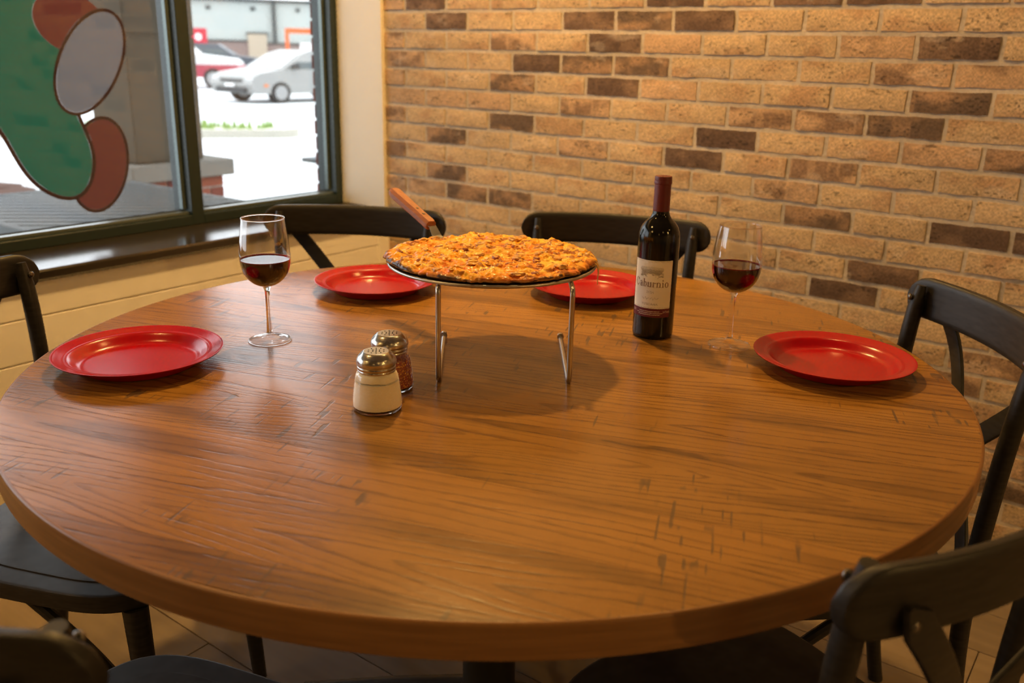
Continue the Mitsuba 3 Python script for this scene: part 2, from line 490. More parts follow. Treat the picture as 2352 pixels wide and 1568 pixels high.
variants = []
rest = {i: [] for i in range(4)}
bricks = []
for n in range(-18, 22):
    for i in range(-1, 37):
        k = i + (0.5 if n % 2 == 0 else 0.0)
        x = k * B
        if x - B / 2 < -0.125:
            continue
        bricks.append((n, k, x, ZC0 - n * H))
for s in range(14):
    variants.append(mikit.ply(brick_mesh(B - 0.0128, 100 + s), 'brick_light', smooth=40))
half = [mikit.ply(brick_mesh(B / 2 - 0.018, 300 + s), 'brick_light', smooth=40) for s in range(3)]
vis, far_b = [], []
for (n, k, x, z) in bricks:
    d = np.array([x, 0, z]) - CAM
    dz = d @ fw
    px, py = 1176 + FPX * (d @ rt) / dz, 784 - FPX * (d @ upv) / dz
    hid = (py > 640 + max(0, (px - 1600) * 0.45) and px < 2150)
    if -60 < py < 1400 and px < 2480 and not hid:
        vis.append((n, k, x, z))
    else:
        far_b.append((n, k, x, z))
assert len(vis) < 301, len(vis)


def brick_tone(n, k):
    t = DARK.get((n, k))
    if t is None:
        r = random.Random(n * 131 + int(k * 2) * 7).random()
        t = 0 if r < 0.86 or -1 < n < 13 else (1 if r < 0.95 else 2)
    return t


for (n, k, x, z) in vis:
    r = random.Random(n * 977 + int(k * 2))
    kk = key('wall_back__brick')
    d = dict(variants[r.randrange(14)])
    d['bsdf'] = {'type': 'ref', 'id': BMAT[brick_tone(n, k)]}
    d['to_world'] = T().translate([x, r.uniform(-0.0012, 0.0012), z]).rotate([0, 1, 0], r.uniform(-0.25, 0.25))
    scene[kk] = d
BOXB = box(-B / 2 + 0.006, B / 2 - 0.006, 0.0, 0.02, -H / 2 + 0.006, H / 2 - 0.006, 0.002)
for t in range(4):
    ms = []
    for (n, k, x, z) in far_b:
        if brick_tone(n, k) == t:
            if z + H / 2 > CEIL or z - H / 2 < 0 or x + B / 2 > 7.5:
                continue
            m = BOXB.copy()
            m.apply_translation((x, 0, z))
            ms.append(m)
    if ms:
        label(put('brick_courses', cat(ms), BMAT[t], W), kind='stuff')
ms = []   # cut bricks at the corner on odd courses
for n in range(-18, 22):
    z = ZC0 - n * H
    if z + H / 2 > CEIL:
        continue
    if n % 2 != 0:
        ms.append(box(-0.112, -B / 2 - 0.006, 0.0, 0.02, z - H / 2 + 0.006, z + H / 2 - 0.006, 0.001))
    else:
        ms.append(box(-0.112, -0.006, 0.0, 0.02, z - H / 2 + 0.006, z + H / 2 - 0.006, 0.0015))
label(put('cut_brick', cat(ms), 'brick_smudged', W), kind='stuff')

# left wall with the window
XW, XG = -0.36, -0.43                       # inner face of the frame, glass
WL = put('wall_left', cat([box(-0.47, -0.112, -8, 0.16, 0.0, 0.643), box(-0.47, -0.112, -8, 0.16, 2.36, CEIL), box(-0.47, -0.112, -8, -3.85, 0.643, 2.36),
                           ]), 'cream_paint')
label(WL, 'cream wall below the window', None, kind='structure')
for i in range(6):
    z1 = 0.6395 - max(0, i - 0) * 0.1285 if i else 0.6395
    z0 = max(z1 - 0.1285 + 0.004, 0.10)
    if i == 0:
        z0 = 0.541
    else:
        z1 = 0.537 - (i - 1) * 0.1285
        z0 = z1 - 0.1245
    if z0 < 0.1:
        z0 = 0.1
    if z1 - z0 < 0.02:
        continue
    put('board', box(-0.112, -0.100, -3.6, -0.064, z0, z1, 0.0018), 'panel_paint', WL)
put('stile', box(-0.112, -0.096, -0.063, -0.004, 0.1, 0.642, 0.0018), 'panel_paint', WL)
label(put('baseboard_left', box(-0.112, -0.094, -8, 0.0, 0.0, 0.0995, 0.003), 'cream_paint'), 'cream baseboard under the window wall', None, kind='structure')
# cream return beside the window and its edge strip
label(put('trim_1', box(-0.358, -0.120, -0.012, 0.0065, 0.678, 2.36, 0.002), 'cream_paint'), 'cream window return panel beside the brick wall', None, kind='structure')
label(put('trim_2', box(-0.1195, -0.108, -0.016, 0.0065, 0.678, 2.36, 0.0015), 'cream_paint'), 'narrow cream corner strip beside the brick wall', None, kind='structure')
label(put('wall_left_return', box(-0.468, -0.112, 0.007, 0.16, 0.643, 2.36), 'cream_paint'), 'wall stub behind the window return', None, kind='structure')
label(put('window_sill', box(-0.40, -0.078, -3.9, -0.001, 0.645, 0.677, 0.006), 'sill_wood', smooth=30),
      'long dark brown glossy window sill board', None, kind='structure')
# window frame
WF = 'window_1'
fr = put('window_1', cat([box(-0.47, XW, -0.042, 0.006, 0.6772, 2.36, 0.002)]), 'frame_metal')
label(fr, 'dark green metal storefront window frame', None, kind='structure')
put('mullion', box(-0.47, XW, -0.731, -0.681, 0.677, 2.36, 0.002), 'frame_metal', fr)
put('mullion', box(-0.47, XW, -2.35, -2.30, 0.677, 2.36, 0.002), 'frame_metal', fr)
put('jamb', box(-0.47, XW, -3.85, -3.80, 0.677, 2.36, 0.002), 'frame_metal', fr)
put('header', box(-0.47, XW, -3.80, -0.042, 2.31, 2.36, 0.002), 'frame_metal', fr)
panes = [(-0.681, -0.042), (-2.30, -0.731), (-3.80, -2.35)]
for (a, b) in panes:
    put('bottom_rail', box(-0.47, XW, a, b, 0.6772, 0.712, 0.002), 'frame_metal', fr)
    put('glazing_stop', cat([box(-0.415, -0.378, a, b, 0.712, 0.724, 0.002), box(-0.415, -0.395, a, a + 0.014, 0.73, 2.31, 0.001), box(-0.415, -0.395, b - 0.014, b, 0.73, 2.31, 0.001)]), 'stop_metal', fr)
    put('gasket', cat([box(-0.422, -0.4152, a, b, 0.712, 0.727), box(-0.422, -0.4152, a, a + 0.010, 0.727, 2.31), box(-0.422, -0.4152, b - 0.010, b, 0.727, 2.31)]), 'frame_gasket', fr)
    V = np.array([[XG, a, 0.712], [XG, b, 0.712], [XG, b, 2.31], [XG, a, 2.31]])
    put('pane', trimesh.Trimesh(V, [[0, 1, 2], [0, 2, 3]], process=False), 'pane_glass', fr)

# floor, ceiling, far walls
FL = put('floor', box(-0.56, 7.5, -8, 0.16, -0.12, -0.004), 'floor_gap')
label(FL, 'light wood plank floor under the table', None, kind='structure')
j = 0
for r in range(20):
    y0 = -3.6 + r * 0.18
    off = [0.0, 0.55, 0.2, 0.8][r % 4]
    x = -0.1 - off
    while x < 3.6:
        x0, x1 = max(x, -0.094), min(x + 1.2, 3.6)
        if x1 - x0 > 0.05:
            put('plank', box(x0 + 0.0012, x1 - 0.0012, y0 + 0.0012, y0 + 0.1788, -0.004, 0.0, 0.0008), 'floor_wood', FL)
        x += 1.2
label(put('floor_rest', cat([box(-0.09, 7.5, -8, -3.602, -0.004, 0.0), box(3.602, 7.5, -3.6, 0.0, -0.004, 0.0)]), 'floor_wood', FL), kind='stuff')
label(put('ceiling', box(-0.56, 7.5, -8, 0.16, CEIL, CEIL + 0.1), 'ceiling_paint'), 'plain ceiling above the table', None, kind='structure')
label(put('wall_right', box(7.5, 7.6, -8, 0.16, 0, CEIL), 'far_paint'), 'plain far wall of the room', None, kind='structure')
label(put('wall_front', box(-0.56, 7.6, -8.1, -8, 0, CEIL), 'far_paint'), 'plain wall behind the camera', None, kind='structure')

ring = lathe([(0.062, 0), (0.095, 0), (0.097, -0.004), (0.088, -0.008), (0.066, -0.006), (0.062, 0)], 40)
disk = lathe([(0.0, 0.0), (0.061, 0.0)], 40)
disk.invert() if disk.face_normals[0][2] > 0 else None
for i, (x, y, lr, e) in enumerate(LAMPS):
    sz = lr / 0.061
    LM = lambda z: T().translate([x, y, z]).scale([sz, sz, 1.0])
    k = key('ceiling_lamp')
    put('trim', ring, 'lamp_trim', k, smooth=40, M=LM(CEIL - 0.0005))
    scene[k + '__lens'] = {**mikit.ply(disk, 'lamp_trim'), 'to_world': LM(CEIL - 0.004), 'emitter': {'type': 'area', 'radiance': rgb(WARM * e * 1.0)}}
    label(k, 'round recessed ceiling lamp with warm light', 'ceiling lamp', 'recessed ceiling lamps')

# ------------------------------------------------------------------ the table
TB = 'round_table'
count[TB] = 1
label(TB, 'large round oak table with red plates, pizza and wine on it', 'table')


def plank_mesh(v0, v1):
    """Disc cut by the strip v0..v1 (across the grain), with an eased rim."""
    lev = [(TR - 0.0046, -TTH), (TR - 0.0046, 0.0)]
    m = 26
    vs = np.linspace(v0, v1, m)
    V, F = [], []
    for R_, z in lev:
        c = np.clip(vs, -R_ + 1e-4, R_ - 1e-4)
        u = np.sqrt(np.maximum(R_ * R_ - c * c, 1e-8))
        poly = np.r_[np.c_[u, c], np.c_[-u[::-1], c[::-1]]]
        x = poly[:, 0] * GC - poly[:, 1] * GS
        y = poly[:, 0] * GS + poly[:, 1] * GC
        V.append(np.c_[x + TC[0], y + TC[1], np.full(2 * m, ZT + z)])
    V = np.vstack(V)
    k = 2 * m
    for i in range(len(lev) - 1):
        for j in range(k):
            p, q = i * k + j, i * k + (j + 1) % k
            F += [[p, q, q + k], [p, q + k, p + k]]
    top = (len(lev) - 1) * k
    for j in range(m - 1):
        a, b, c, d = j, j + 1, k - 2 - j, k - 1 - j
        F += [[top + a, top + b, top + c], [top + a, top + c, top + d], [a, c, b], [a, d, c]]
    return trimesh.Trimesh(V, F, process=False)


for i in range(-6, 7):
    v0, v1 = max((i - 0.5) * PW, -TR + 0.006), min((i + 0.5) * PW, TR - 0.006)
    if v1 - v0 < 0.004:
        continue
    put('plank', plank_mesh(v0 + 0.00012, v1 - 0.00012), 'table_wood', TB, smooth=25)
put('edge_band', lathe([(TR - 0.0045, ZT - TTH), (TR - 0.002, ZT - TTH), (TR, ZT - TTH + 0.003), (TR, ZT - 0.004), (TR - 0.0010, ZT - 0.0014), (TR - 0.0030, ZT - 0.0002), (TR - 0.0045, ZT), (TR - 0.0045, ZT - TTH)], 240), 'table_edge_wood', TB, smooth=50, M=place(TC[0], TC[1]))


def at(x, y, z=0):
    return place(TC[0] + x, TC[1] + y, z)


put('pedestal', cat([trimesh.creation.cylinder(0.051, 0.70, sections=40, transform=trimesh.transformations.translation_matrix([0, 0, 0.39]))]), 'black_iron', TB, smooth=40, M=at(0, 0))
put('top_plate', box(-0.2, 0.2, -0.2, 0.2, ZT - TTH - 0.012, ZT - TTH - 0.0005, 0.003), 'black_iron', TB, M=at(0, 0))
for i in range(4):
    a = math.radians(28 + 90 * i)
    p = smooth_path([(0.045 * math.cos(a), 0.045 * math.sin(a), 0.085), (0.20 * math.cos(a), 0.20 * math.sin(a), 0.062), (0.38 * math.cos(a), 0.38 * math.sin(a), 0.030)], 8)
    put('foot', cat([tube(p, [0.035, 0.034, 0.033, 0.032, 0.03, 0.028, 0.026, 0.026], 12),
                     trimesh.creation.cylinder(0.03, 0.03, sections=20, transform=trimesh.transformations.translation_matrix([0.37 * math.cos(a), 0.37 * math.sin(a), 0.0152]))]), 'black_iron', TB, smooth=40, M=at(0, 0))

# ------------------------------------------------------------------ chairs
HR = 0.243                                   # half length of the top rail
RZ, RHH = 0.859, 0.0385


def rail_y(x):
    return -0.275 - 0.052 * (1 - (x / HR) ** 2)


def rail_mesh():
    nx, nz = 41, 13
    V = []
    for side, off in ((0, 0.009), (1, -0.009)):
        for i in range(nx):
            s = math.sin((i / (nx - 1) - 0.5) * PI)
            x = HR * s
            e = max(0.0, (abs(x) - (HR - RHH)) / RHH)
            hh = RHH * math.sqrt(max(1 - e * e, 0.0)) + 1e-4
            for j in range(nz):
                t = math.sin((j / (nz - 1) - 0.5) * PI)
                ez = abs(t)
                th = off * (1 - 0.55 * max(0, (ez - 0.8) / 0.2) ** 2) * (1 if e < 0.85 else 0.8)
                z = t * hh
                V.append([x, rail_y(x) + th - 0.10 * z, RZ + z])
    F = []
    N = nx * nz
    for i in range(nx - 1):
        for j in range(nz - 1):
            a = i * nz + j
            F += [[a, a + nz, a + nz + 1], [a, a + nz + 1, a + 1]]
            F += [[N + a, N + a + nz + 1, N + a + nz], [N + a, N + a + 1, N + a + nz + 1]]
    for i in range(nx - 1):
        for j in (0, nz - 1):
            a = i * nz + j
            F += [[a, N + a, N + a + nz], [a, N + a + nz, a + nz]]
    for j in range(nz - 1):
        for i in (0, nx - 1):
            a = i * nz + j
            F += [[a, a + 1, N + a + 1], [a, N + a + 1, N + a]]
    m = trimesh.Trimesh(V, F, process=False)
    m.fix_normals()
    return m


def seat_outline(s=0.0, n=72):
    P = []
    for i in range(n):
        a = 2 * PI * i / n
        c, q = math.cos(a), math.sin(a)
        e = 2 / 3.6
        x = abs(c) ** e * math.copysign(1, c)
        y = abs(q) ** e * math.copysign(1, q)
        wx = 0.205 + 0.022 * y
        P.append((x * (wx - s), -0.038 + y * (0.226 - s)))
    return sg.Polygon(P)


def band(path, w, th, wdir):
    """Flat slat along a path with rounded ends; wdir is the width direction."""
    P = np.asarray(path, float)
    n = len(P)
    s = np.r_[0, np.cumsum(np.linalg.norm(np.diff(P, axis=0), axis=1))]
    V, F = [], []
    m = 10
    t = np.gradient(P, axis=0)
    t /= np.linalg.norm(t, axis=1, keepdims=True)
    for i in range(n):
        wd = np.asarray(wdir, float) - t[i] * (np.asarray(wdir) @ t[i])
        wd /= np.linalg.norm(wd)
        nn = np.cross(t[i], wd)
        e = min(s[i], s[-1] - s[i]) / (w / 2)
        ww = w / 2 * math.sqrt(max(1 - max(1 - e, 0) ** 2, 0.02))
        for q in range(m):
            a = 2 * PI * q / m
            ca, sa = math.cos(a), math.sin(a)
            V.append(P[i] + wd * ww * abs(ca) ** 0.4 * math.copysign(1, ca) + nn * th / 2 * abs(sa) ** 0.6 * math.copysign(1, sa))
    for i in range(n - 1):
        for q in range(m):
            a, b = i * m + q, i * m + (q + 1) % m
            F += [[a, b, b + m], [a, b + m, a + m]]
    V += [P[0], P[-1]]
    for q in range(m):
        F += [[n * m, (q + 1) % m, q], [n * m + 1, (n - 1) * m + q, (n - 1) * m + (q + 1) % m]]
    mm = trimesh.Trimesh(V, F, process=False)
    mm.fix_normals()
    return mm


PX = 0.198
chair_parts = []


def chair_part(name, mesh, bsdf, smooth=35):
    chair_parts.append((name, mikit.ply(mesh, bsdf, smooth=smooth)))


outer, inner = seat_outline(0), seat_outline(0.040)
rim = bevel_slab(outer, 0.034, 0.007, 0.417)
chair_part('seat', rim, 'black_wood')
chair_part('seat_panel', bevel_slab(inner, 0.010, 0.0012, 0.4430), 'black_wood')
for s in (-1, 1):
    p = smooth_path([(s * 0.180, -0.305, 0.0), (s * 0.172, -0.262, 0.25), (s * 0.176, -0.248, 0.45), (s * 0.188, -0.248, 0.62), (s * PX, rail_y(PX) + 0.025, RZ), (s * (PX + 0.001), rail_y(PX) + 0.021, RZ + 0.026)], 22)
    r = np.r_[np.full(20, 0.0150), 0.0145, 0.009]
    chair_part('back_post', tube(p, r, 14), 'black_wood')
    q = smooth_path([(s * 0.176, 0.138, 0.418), (s * 0.184, 0.150, 0.22), (s * 0.190, 0.162, 0.0)], 8)
    chair_part('front_leg', tube(q, np.linspace(0.021, 0.014, 8), 14), 'black_wood')
    b = smooth_path([(s * 0.186, 0.147, 0.17), (s * 0.178, 0.075, 0.29), (s * 0.172, -0.03, 0.385), (s * 0.165, -0.08, 0.418)], 12)
    chair_part('brace', tube(b, 0.0105, 10), 'black_wood')
for s in (-1, 1):
    o = 0.0 if s < 0 else 0.008
    x0 = s * 0.192
    p = smooth_path([(x0, rail_y(x0) - 0.012, RZ - 0.002), (s * 0.105, rail_y(0.105) + 0.006 - o, 0.745), (s * 0.020, -0.284 - o, 0.650), (-s * 0.070, -0.266 - o, 0.545), (-s * 0.145, -0.246, 0.455)], 26)
    chair_part('cross_slat', band(p, 0.038, 0.009, (1, 0, -0.83 * s)), 'black_wood')
chair_part('top_rail', rail_mesh(), 'black_wood', smooth=50)
for s in (-1, 1):
    m = trimesh.creation.icosphere(subdivisions=2, radius=0.0062)
    m.vertices *= (1, 0.7, 1)
    m.apply_translation((s * PX, rail_y(PX) + 0.0405, RZ + 0.004))
    chair_part('screw', m, 'screw_metal')
    m = trimesh.creation.icosphere(subdivisions=2, radius=0.006)
    m.vertices *= (1, 0.7, 1)
    m.apply_translation((s * 0.186, rail_y(0.186) - 0.0160, RZ - 0.018))
    chair_part('screw', m, 'screw_metal')

# rail midpoint (x, y), facing direction
CH = [((0.7526, -0.9952), (0.5123, -0.8588), 'black cross-back chair in the corner under the window sill, left behind the pizza'),
      ((1.318, -0.625), (0.400, -0.917), 'black cross-back chair against the brick wall, behind the wine bottle'),
      ((2.224, -0.949), (-0.790, -0.613), 'black cross-back chair at the right by the brick wall, beside the right plate'),
      ((0.785, -1.993), (0.885, 0.466), 'black cross-back chair at the left picture edge, beside the left plate'),
      ((1.679, -2.407), (-0.253, 0.9675), 'blurred black chair nearest the camera in the lower left corner'),
      ((2.380, -1.6934), (-0.9515, 0.3078), 'black cross-back chair in the lower right foreground, seen from behind')]
for (mx, my), (fx, fy), text in CH:
    k = key('dining_chair')
    n_ = math.hypot(fx, fy)
    fx, fy = fx / n_, fy / n_
    M = place(mx + 0.275 * fx, my + 0.275 * fy, 0.0, math.atan2(-fx, fy))
    for name, d in chair_parts:
        scene[key(k + '__' + name)] = {**d, 'to_world': M}
    label(k, text, 'chair', 'black chairs around the table')

# ------------------------------------------------------------------ plates
prof = [(0.0, 0.0045), (0.080, 0.0045), (0.0885, 0.0050), (0.0945, 0.0078), (0.1005, 0.0135), (0.1050, 0.0180), (0.1085, 0.0203), (0.1110, 0.0209), (0.1135, 0.0205), (0.1160, 0.0214), (0.127, 0.0248), (0.1312, 0.0262),
        (0.1326, 0.0258), (0.1318, 0.0240), (0.126, 0.0218), (0.114, 0.0178), (0.108, 0.0172), (0.1025, 0.0130), (0.096, 0.0062), (0.090, 0.0012), (0.084, 0.0), (0.080, 0.0012), (0.0, 0.0012)]
plate = lathe(curve(prof, 110), 110)
pl0 = None
for (x, y), text in (((1.145, -1.850), 'red plate at the left table edge, nearest the left wine glass'), ((1.090, -1.252), 'red plate behind the left end of the pizza pan, near the window'),
                     ((1.462, -0.968), 'red plate behind the wine bottle, partly hidden by the pizza stand'), ((2.043, -1.112), 'red plate at the right table edge, nearest the right wine glass')):
    if pl0 is None:
        pl0 = k = put('red_plate', plate, 'red_melamine', smooth=60, M=place(x, y, ZT + 0.0003))
    else:
        k = reuse('red_plate', pl0, M=place(x, y, ZT + 0.0003))
    label(k, text, 'plate', 'red plates on the table')

# ------------------------------------------------------------------ wine glasses
def wine_glass(x, y, level, text, wtext):
    g = key('wine_glass')
    label(g, text, 'wine glass', 'wine glasses on the table')
    M = place(x, y, ZT + 0.0003)
    bowl = curve([(0.0042, 0.1000), (0.012, 0.1015), (0.022, 0.1060), (0.032, 0.1150), (0.0395, 0.1275), (0.0430, 0.1420), (0.0437, 0.1560), (0.0425, 0.1750), (0.0398, 0.1980), (0.0366, 0.2205)], 46)
    put('bowl', cat([lathe(bowl, 72), lathe([(max(r - 0.0009, 0.0005), z) for r, z in bowl if z > level + 0.002], 72)]), 'thin_glass', g, smooth=True, M=M)
    rim_ = lathe([(0.0366 + 0.0011 * math.cos(a), 0.2208 + 0.0011 * math.sin(a)) for a in np.linspace(0, 2 * PI, 11)], 72)
    put('rim', rim_, 'solid_glass', g, smooth=True, M=M)
    ft = curve([(0.0376, 0.0012), (0.0370, 0.0022), (0.026, 0.0042), (0.013, 0.0068), (0.0078, 0.0110), (0.0062, 0.0140)], 50)
    put('foot', lathe(ft, 56), 'thin_glass', g, smooth=True, M=M)
    put('foot_rim', lathe([(0.0370 + 0.0013 * math.cos(q), 0.0014 + 0.0013 * math.sin(q)) for q in np.linspace(0, 2 * PI, 11)], 72), 'solid_glass', g, smooth=True, M=M)
    st = curve([(0.0, 0.0125), (0.0058, 0.0140), (0.0050, 0.0220), (0.0040, 0.0450), (0.0038, 0.0750), (0.0044, 0.0920), (0.0068, 0.0990), (0.0060, 0.1003), (0.0, 0.1006)], 60)
    put('stem', lathe(st, 40), 'solid_glass', g, smooth=40, M=M)
    ins = [(max(r - 0.0006, 0.0), z + 0.0006) for r, z in bowl if z < level]
    rl = np.interp(level, bowl[:, 1], bowl[:, 0]) - 0.0006
    wp = [(0.0, ins[0][1])] + ins + [(rl, level)]
    w = key('wine_pour')
    scene[w + '__body'] = mikit.ply(lathe(wp + [(rl - 0.0005, level - 0.0006), (rl - 0.002, level - 0.0009), (0.0, level - 0.0009)], 72), 'red_wine', smooth=30, to_world=M)
    scene[w + '__meniscus'] = mikit.ply(lathe([(rl - 0.0020, level - 0.0008), (rl - 0.0004, level + 0.0010), (rl, level + 0.0010), (rl, level - 0.0008)], 72), 'wine_rim', smooth=30, to_world=M)
    label(w, wtext, 'wine', 'wine in the glasses')


wine_glass(1.204, -1.632, 0.1485, 'wine glass on the left of the table, between two red plates', 'red wine in the left glass, its surface reflecting the white window')
wine_glass(1.853, -1.108, 0.1500, 'wine glass on the right of the table, beside the wine bottle', 'red wine in the right glass, its surface dark')

# ------------------------------------------------------------------ wine bottle
BX, BY, BR = 1.714, -1.144, 0.0378
bt = key('wine_bottle')
label(bt, 'dark bottle of red wine with a cream label and dark red neck foil', 'bottle')
MB = place(BX, BY, ZT + 0.0003)
bp = curve([(0.0, 0.004), (0.028, 0.003), (0.033, 0.0), (0.0365, 0.0025), (BR, 0.008), (BR, 0.02), (BR, 0.18), (0.0372, 0.192), (0.0340, 0.2045), (0.0270, 0.2150), (0.0190, 0.2235), (0.0153, 0.2320), (0.0143, 0.2420), (0.0140, 0.27), (0.0140, 0.2960), (0.0, 0.2960)], 120)
put('glass', lathe(bp, 80), 'bottle_glass', bt, smooth=40, M=MB)
cp = [(0.01465, 0.2350), (0.0150, 0.2355), (0.0150, 0.2400), (0.01480, 0.2830), (0.0152, 0.2838), (0.0160, 0.2846), (0.0160, 0.2888), (0.0153, 0.2898), (0.0155, 0.2905), (0.0155, 0.2958), (0.0148, 0.2975), (0.0, 0.2978)]
put('foil', lathe(cp, 64), 'capsule_foil', bt, smooth=35, M=MB)
cdir = math.atan2(CAM[1] - BY, CAM[0] - BX) - 0.20     # the label faces a little left of the camera
cdir = math.atan2(CAM[1] - BY, CAM[0] - BX) - math.radians(14)


def wrap(m, zc, r, a0):
    """Bend a mesh (x = along, y = up, z = out) around the bottle."""
    v = m.vertices.copy()
    a = a0 + v[:, 0] / BR
    m = m.copy()
    m.vertices = np.stack([(r + v[:, 2]) * np.cos(a), (r + v[:, 2]) * np.sin(a), zc + v[:, 1]], -1)
    return m


def sheet(w, h, th, nx=24):
    x = np.linspace(-w / 2, w / 2, nx)
    V = [(a, b, c) for a in x for b in (-h / 2, h / 2) for c in (0, th)]
    F = []
    for i in range(nx - 1):
        a = i * 4
        F += [[a + 1, a + 5, a + 7], [a + 1, a + 7, a + 3], [a, a + 2, a + 6], [a, a + 6, a + 4], [a + 2, a + 3, a + 7], [a + 2, a + 7, a + 6], [a, a + 4, a + 5], [a, a + 5, a + 1]]
    e = (nx - 1) * 4
    F += [[0, 1, 3], [0, 3, 2], [e, e + 3, e + 1], [e, e + 2, e + 3]]
    m = trimesh.Trimesh(V, F, process=False)
    m.fix_normals()
    return m


LW = 0.080
put('label_sheet', wrap(sheet(LW, 0.0895, 0.0002), 0.1052, BR + 0.0001, cdir), 'label_paper', bt, smooth=30, M=MB)
put('label_band', wrap(sheet(LW, 0.0165, 0.0002), 0.0520, BR + 0.0001, cdir), 'label_band', bt, smooth=30, M=MB)


def lettering(text, h, zc, ink, squeeze=1.0, bold=False, dx=0.0, name='lettering', th=0.00012, shear=0.0):
    m = meshkit.text_mesh(text, h, th, bold)
    m = m.subdivide_to_size(0.004) if h > 0.004 else m
    b = m.bounds
    m.apply_translation((-(b[0][0] + b[1][0]) / 2, 0, 0))
    v = m.vertices.copy()
    v[:, 0] = v[:, 0] * squeeze + shear * v[:, 1] + dx
    m.vertices = v
    return put(name, wrap(m, zc, BR + 0.00032, cdir), ink, bt, M=MB)


# the name in condensed serif letters, built from strokes
def serif_word():
    S = sg.box
    from shapely.ops import unary_union
    t, thin, sf = 0.17, 0.07, 0.09

    def stem(x, h, foot=True, head='l'):
        g = [S(x - t / 2, 0, x + t / 2, h)]
        if foot:
            g.append(S(x - 0.20, 0, x + 0.20, 0.035))
        if head == 'l':
            g.append(sg.Polygon([(x - 0.18, h - 0.06), (x, h), (x, h - 0.12)]))
        return unary_union(g)

    def oval(cx, cy, rx, ry):
        o = affinity.scale(sg.Point(cx, cy).buffer(1, 24), rx, ry)
        i = affinity.scale(sg.Point(cx, cy).buffer(1, 24), rx - t * 0.95, ry - thin)
        return o.difference(i)

    out, x = [], 0.0
    c = oval(0.36, 0.5, 0.36, 0.52).difference(S(0.45, 0.28, 0.8, 0.74))
    c = unary_union([c, S(0.62, 0.66, 0.69, 0.98), sg.Point(0.60, 0.26).buffer(0.05)])
    out.append(c)
    x = 0.86
    a = unary_union([stem(x + 0.36, 0.52, False, None), oval(x + 0.20, 0.20, 0.20, 0.21), oval(x + 0.21, 0.50, 0.20, 0.17).intersection(S(x, 0.5, x + 1, 0.9)), sg.Point(x + 0.06, 0.53).buffer(0.07), S(x + 0.36, 0, x + 0.52, 0.045)])
    out.append(a)
    x = 1.56
    out.append(unary_union([stem(x, 1.0, False), oval(x + 0.17, 0.31, 0.26, 0.33)]))
    x = 2.20
    out.append(unary_union([stem(x, 0.62, False), stem(x + 0.36, 0.62, True), oval(x + 0.18, 0.22, 0.26, 0.23).intersection(S(x - 0.1, -0.1, x + 0.5, 0.2))]))
    x = 2.92
    out.append(unary_union([stem(x, 0.62), S(x, 0.46, x + 0.22, 0.53), sg.Point(x + 0.24, 0.52).buffer(0.085)]))
    x = 3.46
    out.append(unary_union([stem(x, 0.62), stem(x + 0.38, 0.48, True, None), oval(x + 0.19, 0.40, 0.275, 0.23).intersection(S(x - 0.1, 0.44, x + 0.6, 0.8))]))
    x = 4.24
    out.append(unary_union([stem(x, 0.62), sg.Point(x - 0.01, 0.85).buffer(0.10)]))
    x = 4.80
    out.append(oval(x, 0.31, 0.29, 0.33))
    return unary_union(out)


wd = serif_word()
b0 = wd.bounds
wm = extrude(affinity.translate(wd, -(b0[0] + b0[2]) / 2, 0), 1.0)
wm = wm.subdivide_to_size(0.5)
sc = 0.067 / (b0[2] - b0[0])
wm.vertices = wm.vertices * (sc, 0.0150, 0.00012)
put('lettering', wrap(wm, 0.1008, BR + 0.00032, cdir), 'label_ink', bt, M=MB)
lettering('2014', 0.0042, 0.0895, 'label_ink_grey', 0.95)
lettering('TOSCANA', 0.0040, 0.0668, 'label_ink_grey', 1.15)
lettering('75cl', 0.0042, 0.0525, 'label_ink_white', 0.8, dx=-0.034)
lettering('14%vol', 0.0042, 0.0525, 'label_ink_white', 0.7, dx=0.033)
# signature flourish, small print lines, engraving
t_ = np.linspace(0, 1, 60)
fl = np.c_[-0.016 + 0.032 * t_, 0.0014 * np.sin(t_ * 34) * (0.5 + np.abs(np.sin(t_ * 7))), np.full(60, 0.0001)]
put('signature', wrap(tube(fl, 0.00028, 5), 0.0795, BR + 0.0002, cdir), 'label_ink_grey', bt, M=MB)
pr_ = [sheet(w_, 0.0008, 0.00012, 10) for w_ in (0.040, 0.050, 0.042)]
for q_, m_ in enumerate(pr_):
    m_.apply_translation((0, 0.0035 - q_ * 0.0032, 0))
put('small_print', wrap(cat(pr_), 0.0515, BR + 0.0003, cdir), 'label_ink_white', bt, M=MB)
fine = sheet(LW * 0.98, 0.0005, 0.0001, 20)
put('rule_line', wrap(cat([fine, ]), 0.1478, BR + 0.0003, cdir), 'label_ink_grey', bt, M=MB)
put('rule_line', wrap(cat([fine, ]), 0.0622, BR + 0.0003, cdir), 'label_ink_grey', bt, M=MB)
g_ = np.random.default_rng(5)
en = []
for q_ in range(13):                                     # engraved roof: stacked hatch lines
    w_ = 0.046 - 0.0012 * abs(q_ - 3)
    yy = 0.0085 - q_ * 0.00095
    xs = np.linspace(-w_ / 2, w_ / 2, 14)
    en.append(tube(np.c_[xs, yy + 0.0035 * np.cos(xs / 0.026) - 0.003 + g_.normal(0, 0.00012, 14), np.full(14, 0.00005)], 0.00024 + 0.00016 * (q_ > 4), 4))
for q_ in range(84):
    cx, cy = g_.uniform(-0.021, 0.023), g_.uniform(-0.0095, -0.0015)
    if abs(cx) < 0.006 and cy < -0.006:
        continue
    a_ = g_.uniform(-0.9, 0.9)
    l_ = g_.uniform(0.001, 0.0032)
    en.append(tube([(cx - l_ * math.cos(a_), cy - l_ * math.sin(a_), 0.00005), (cx, cy + 0.0003, 0.00005), (cx + l_ * math.cos(a_), cy + l_ * math.sin(a_), 0.00005)], 0.00045, 4))
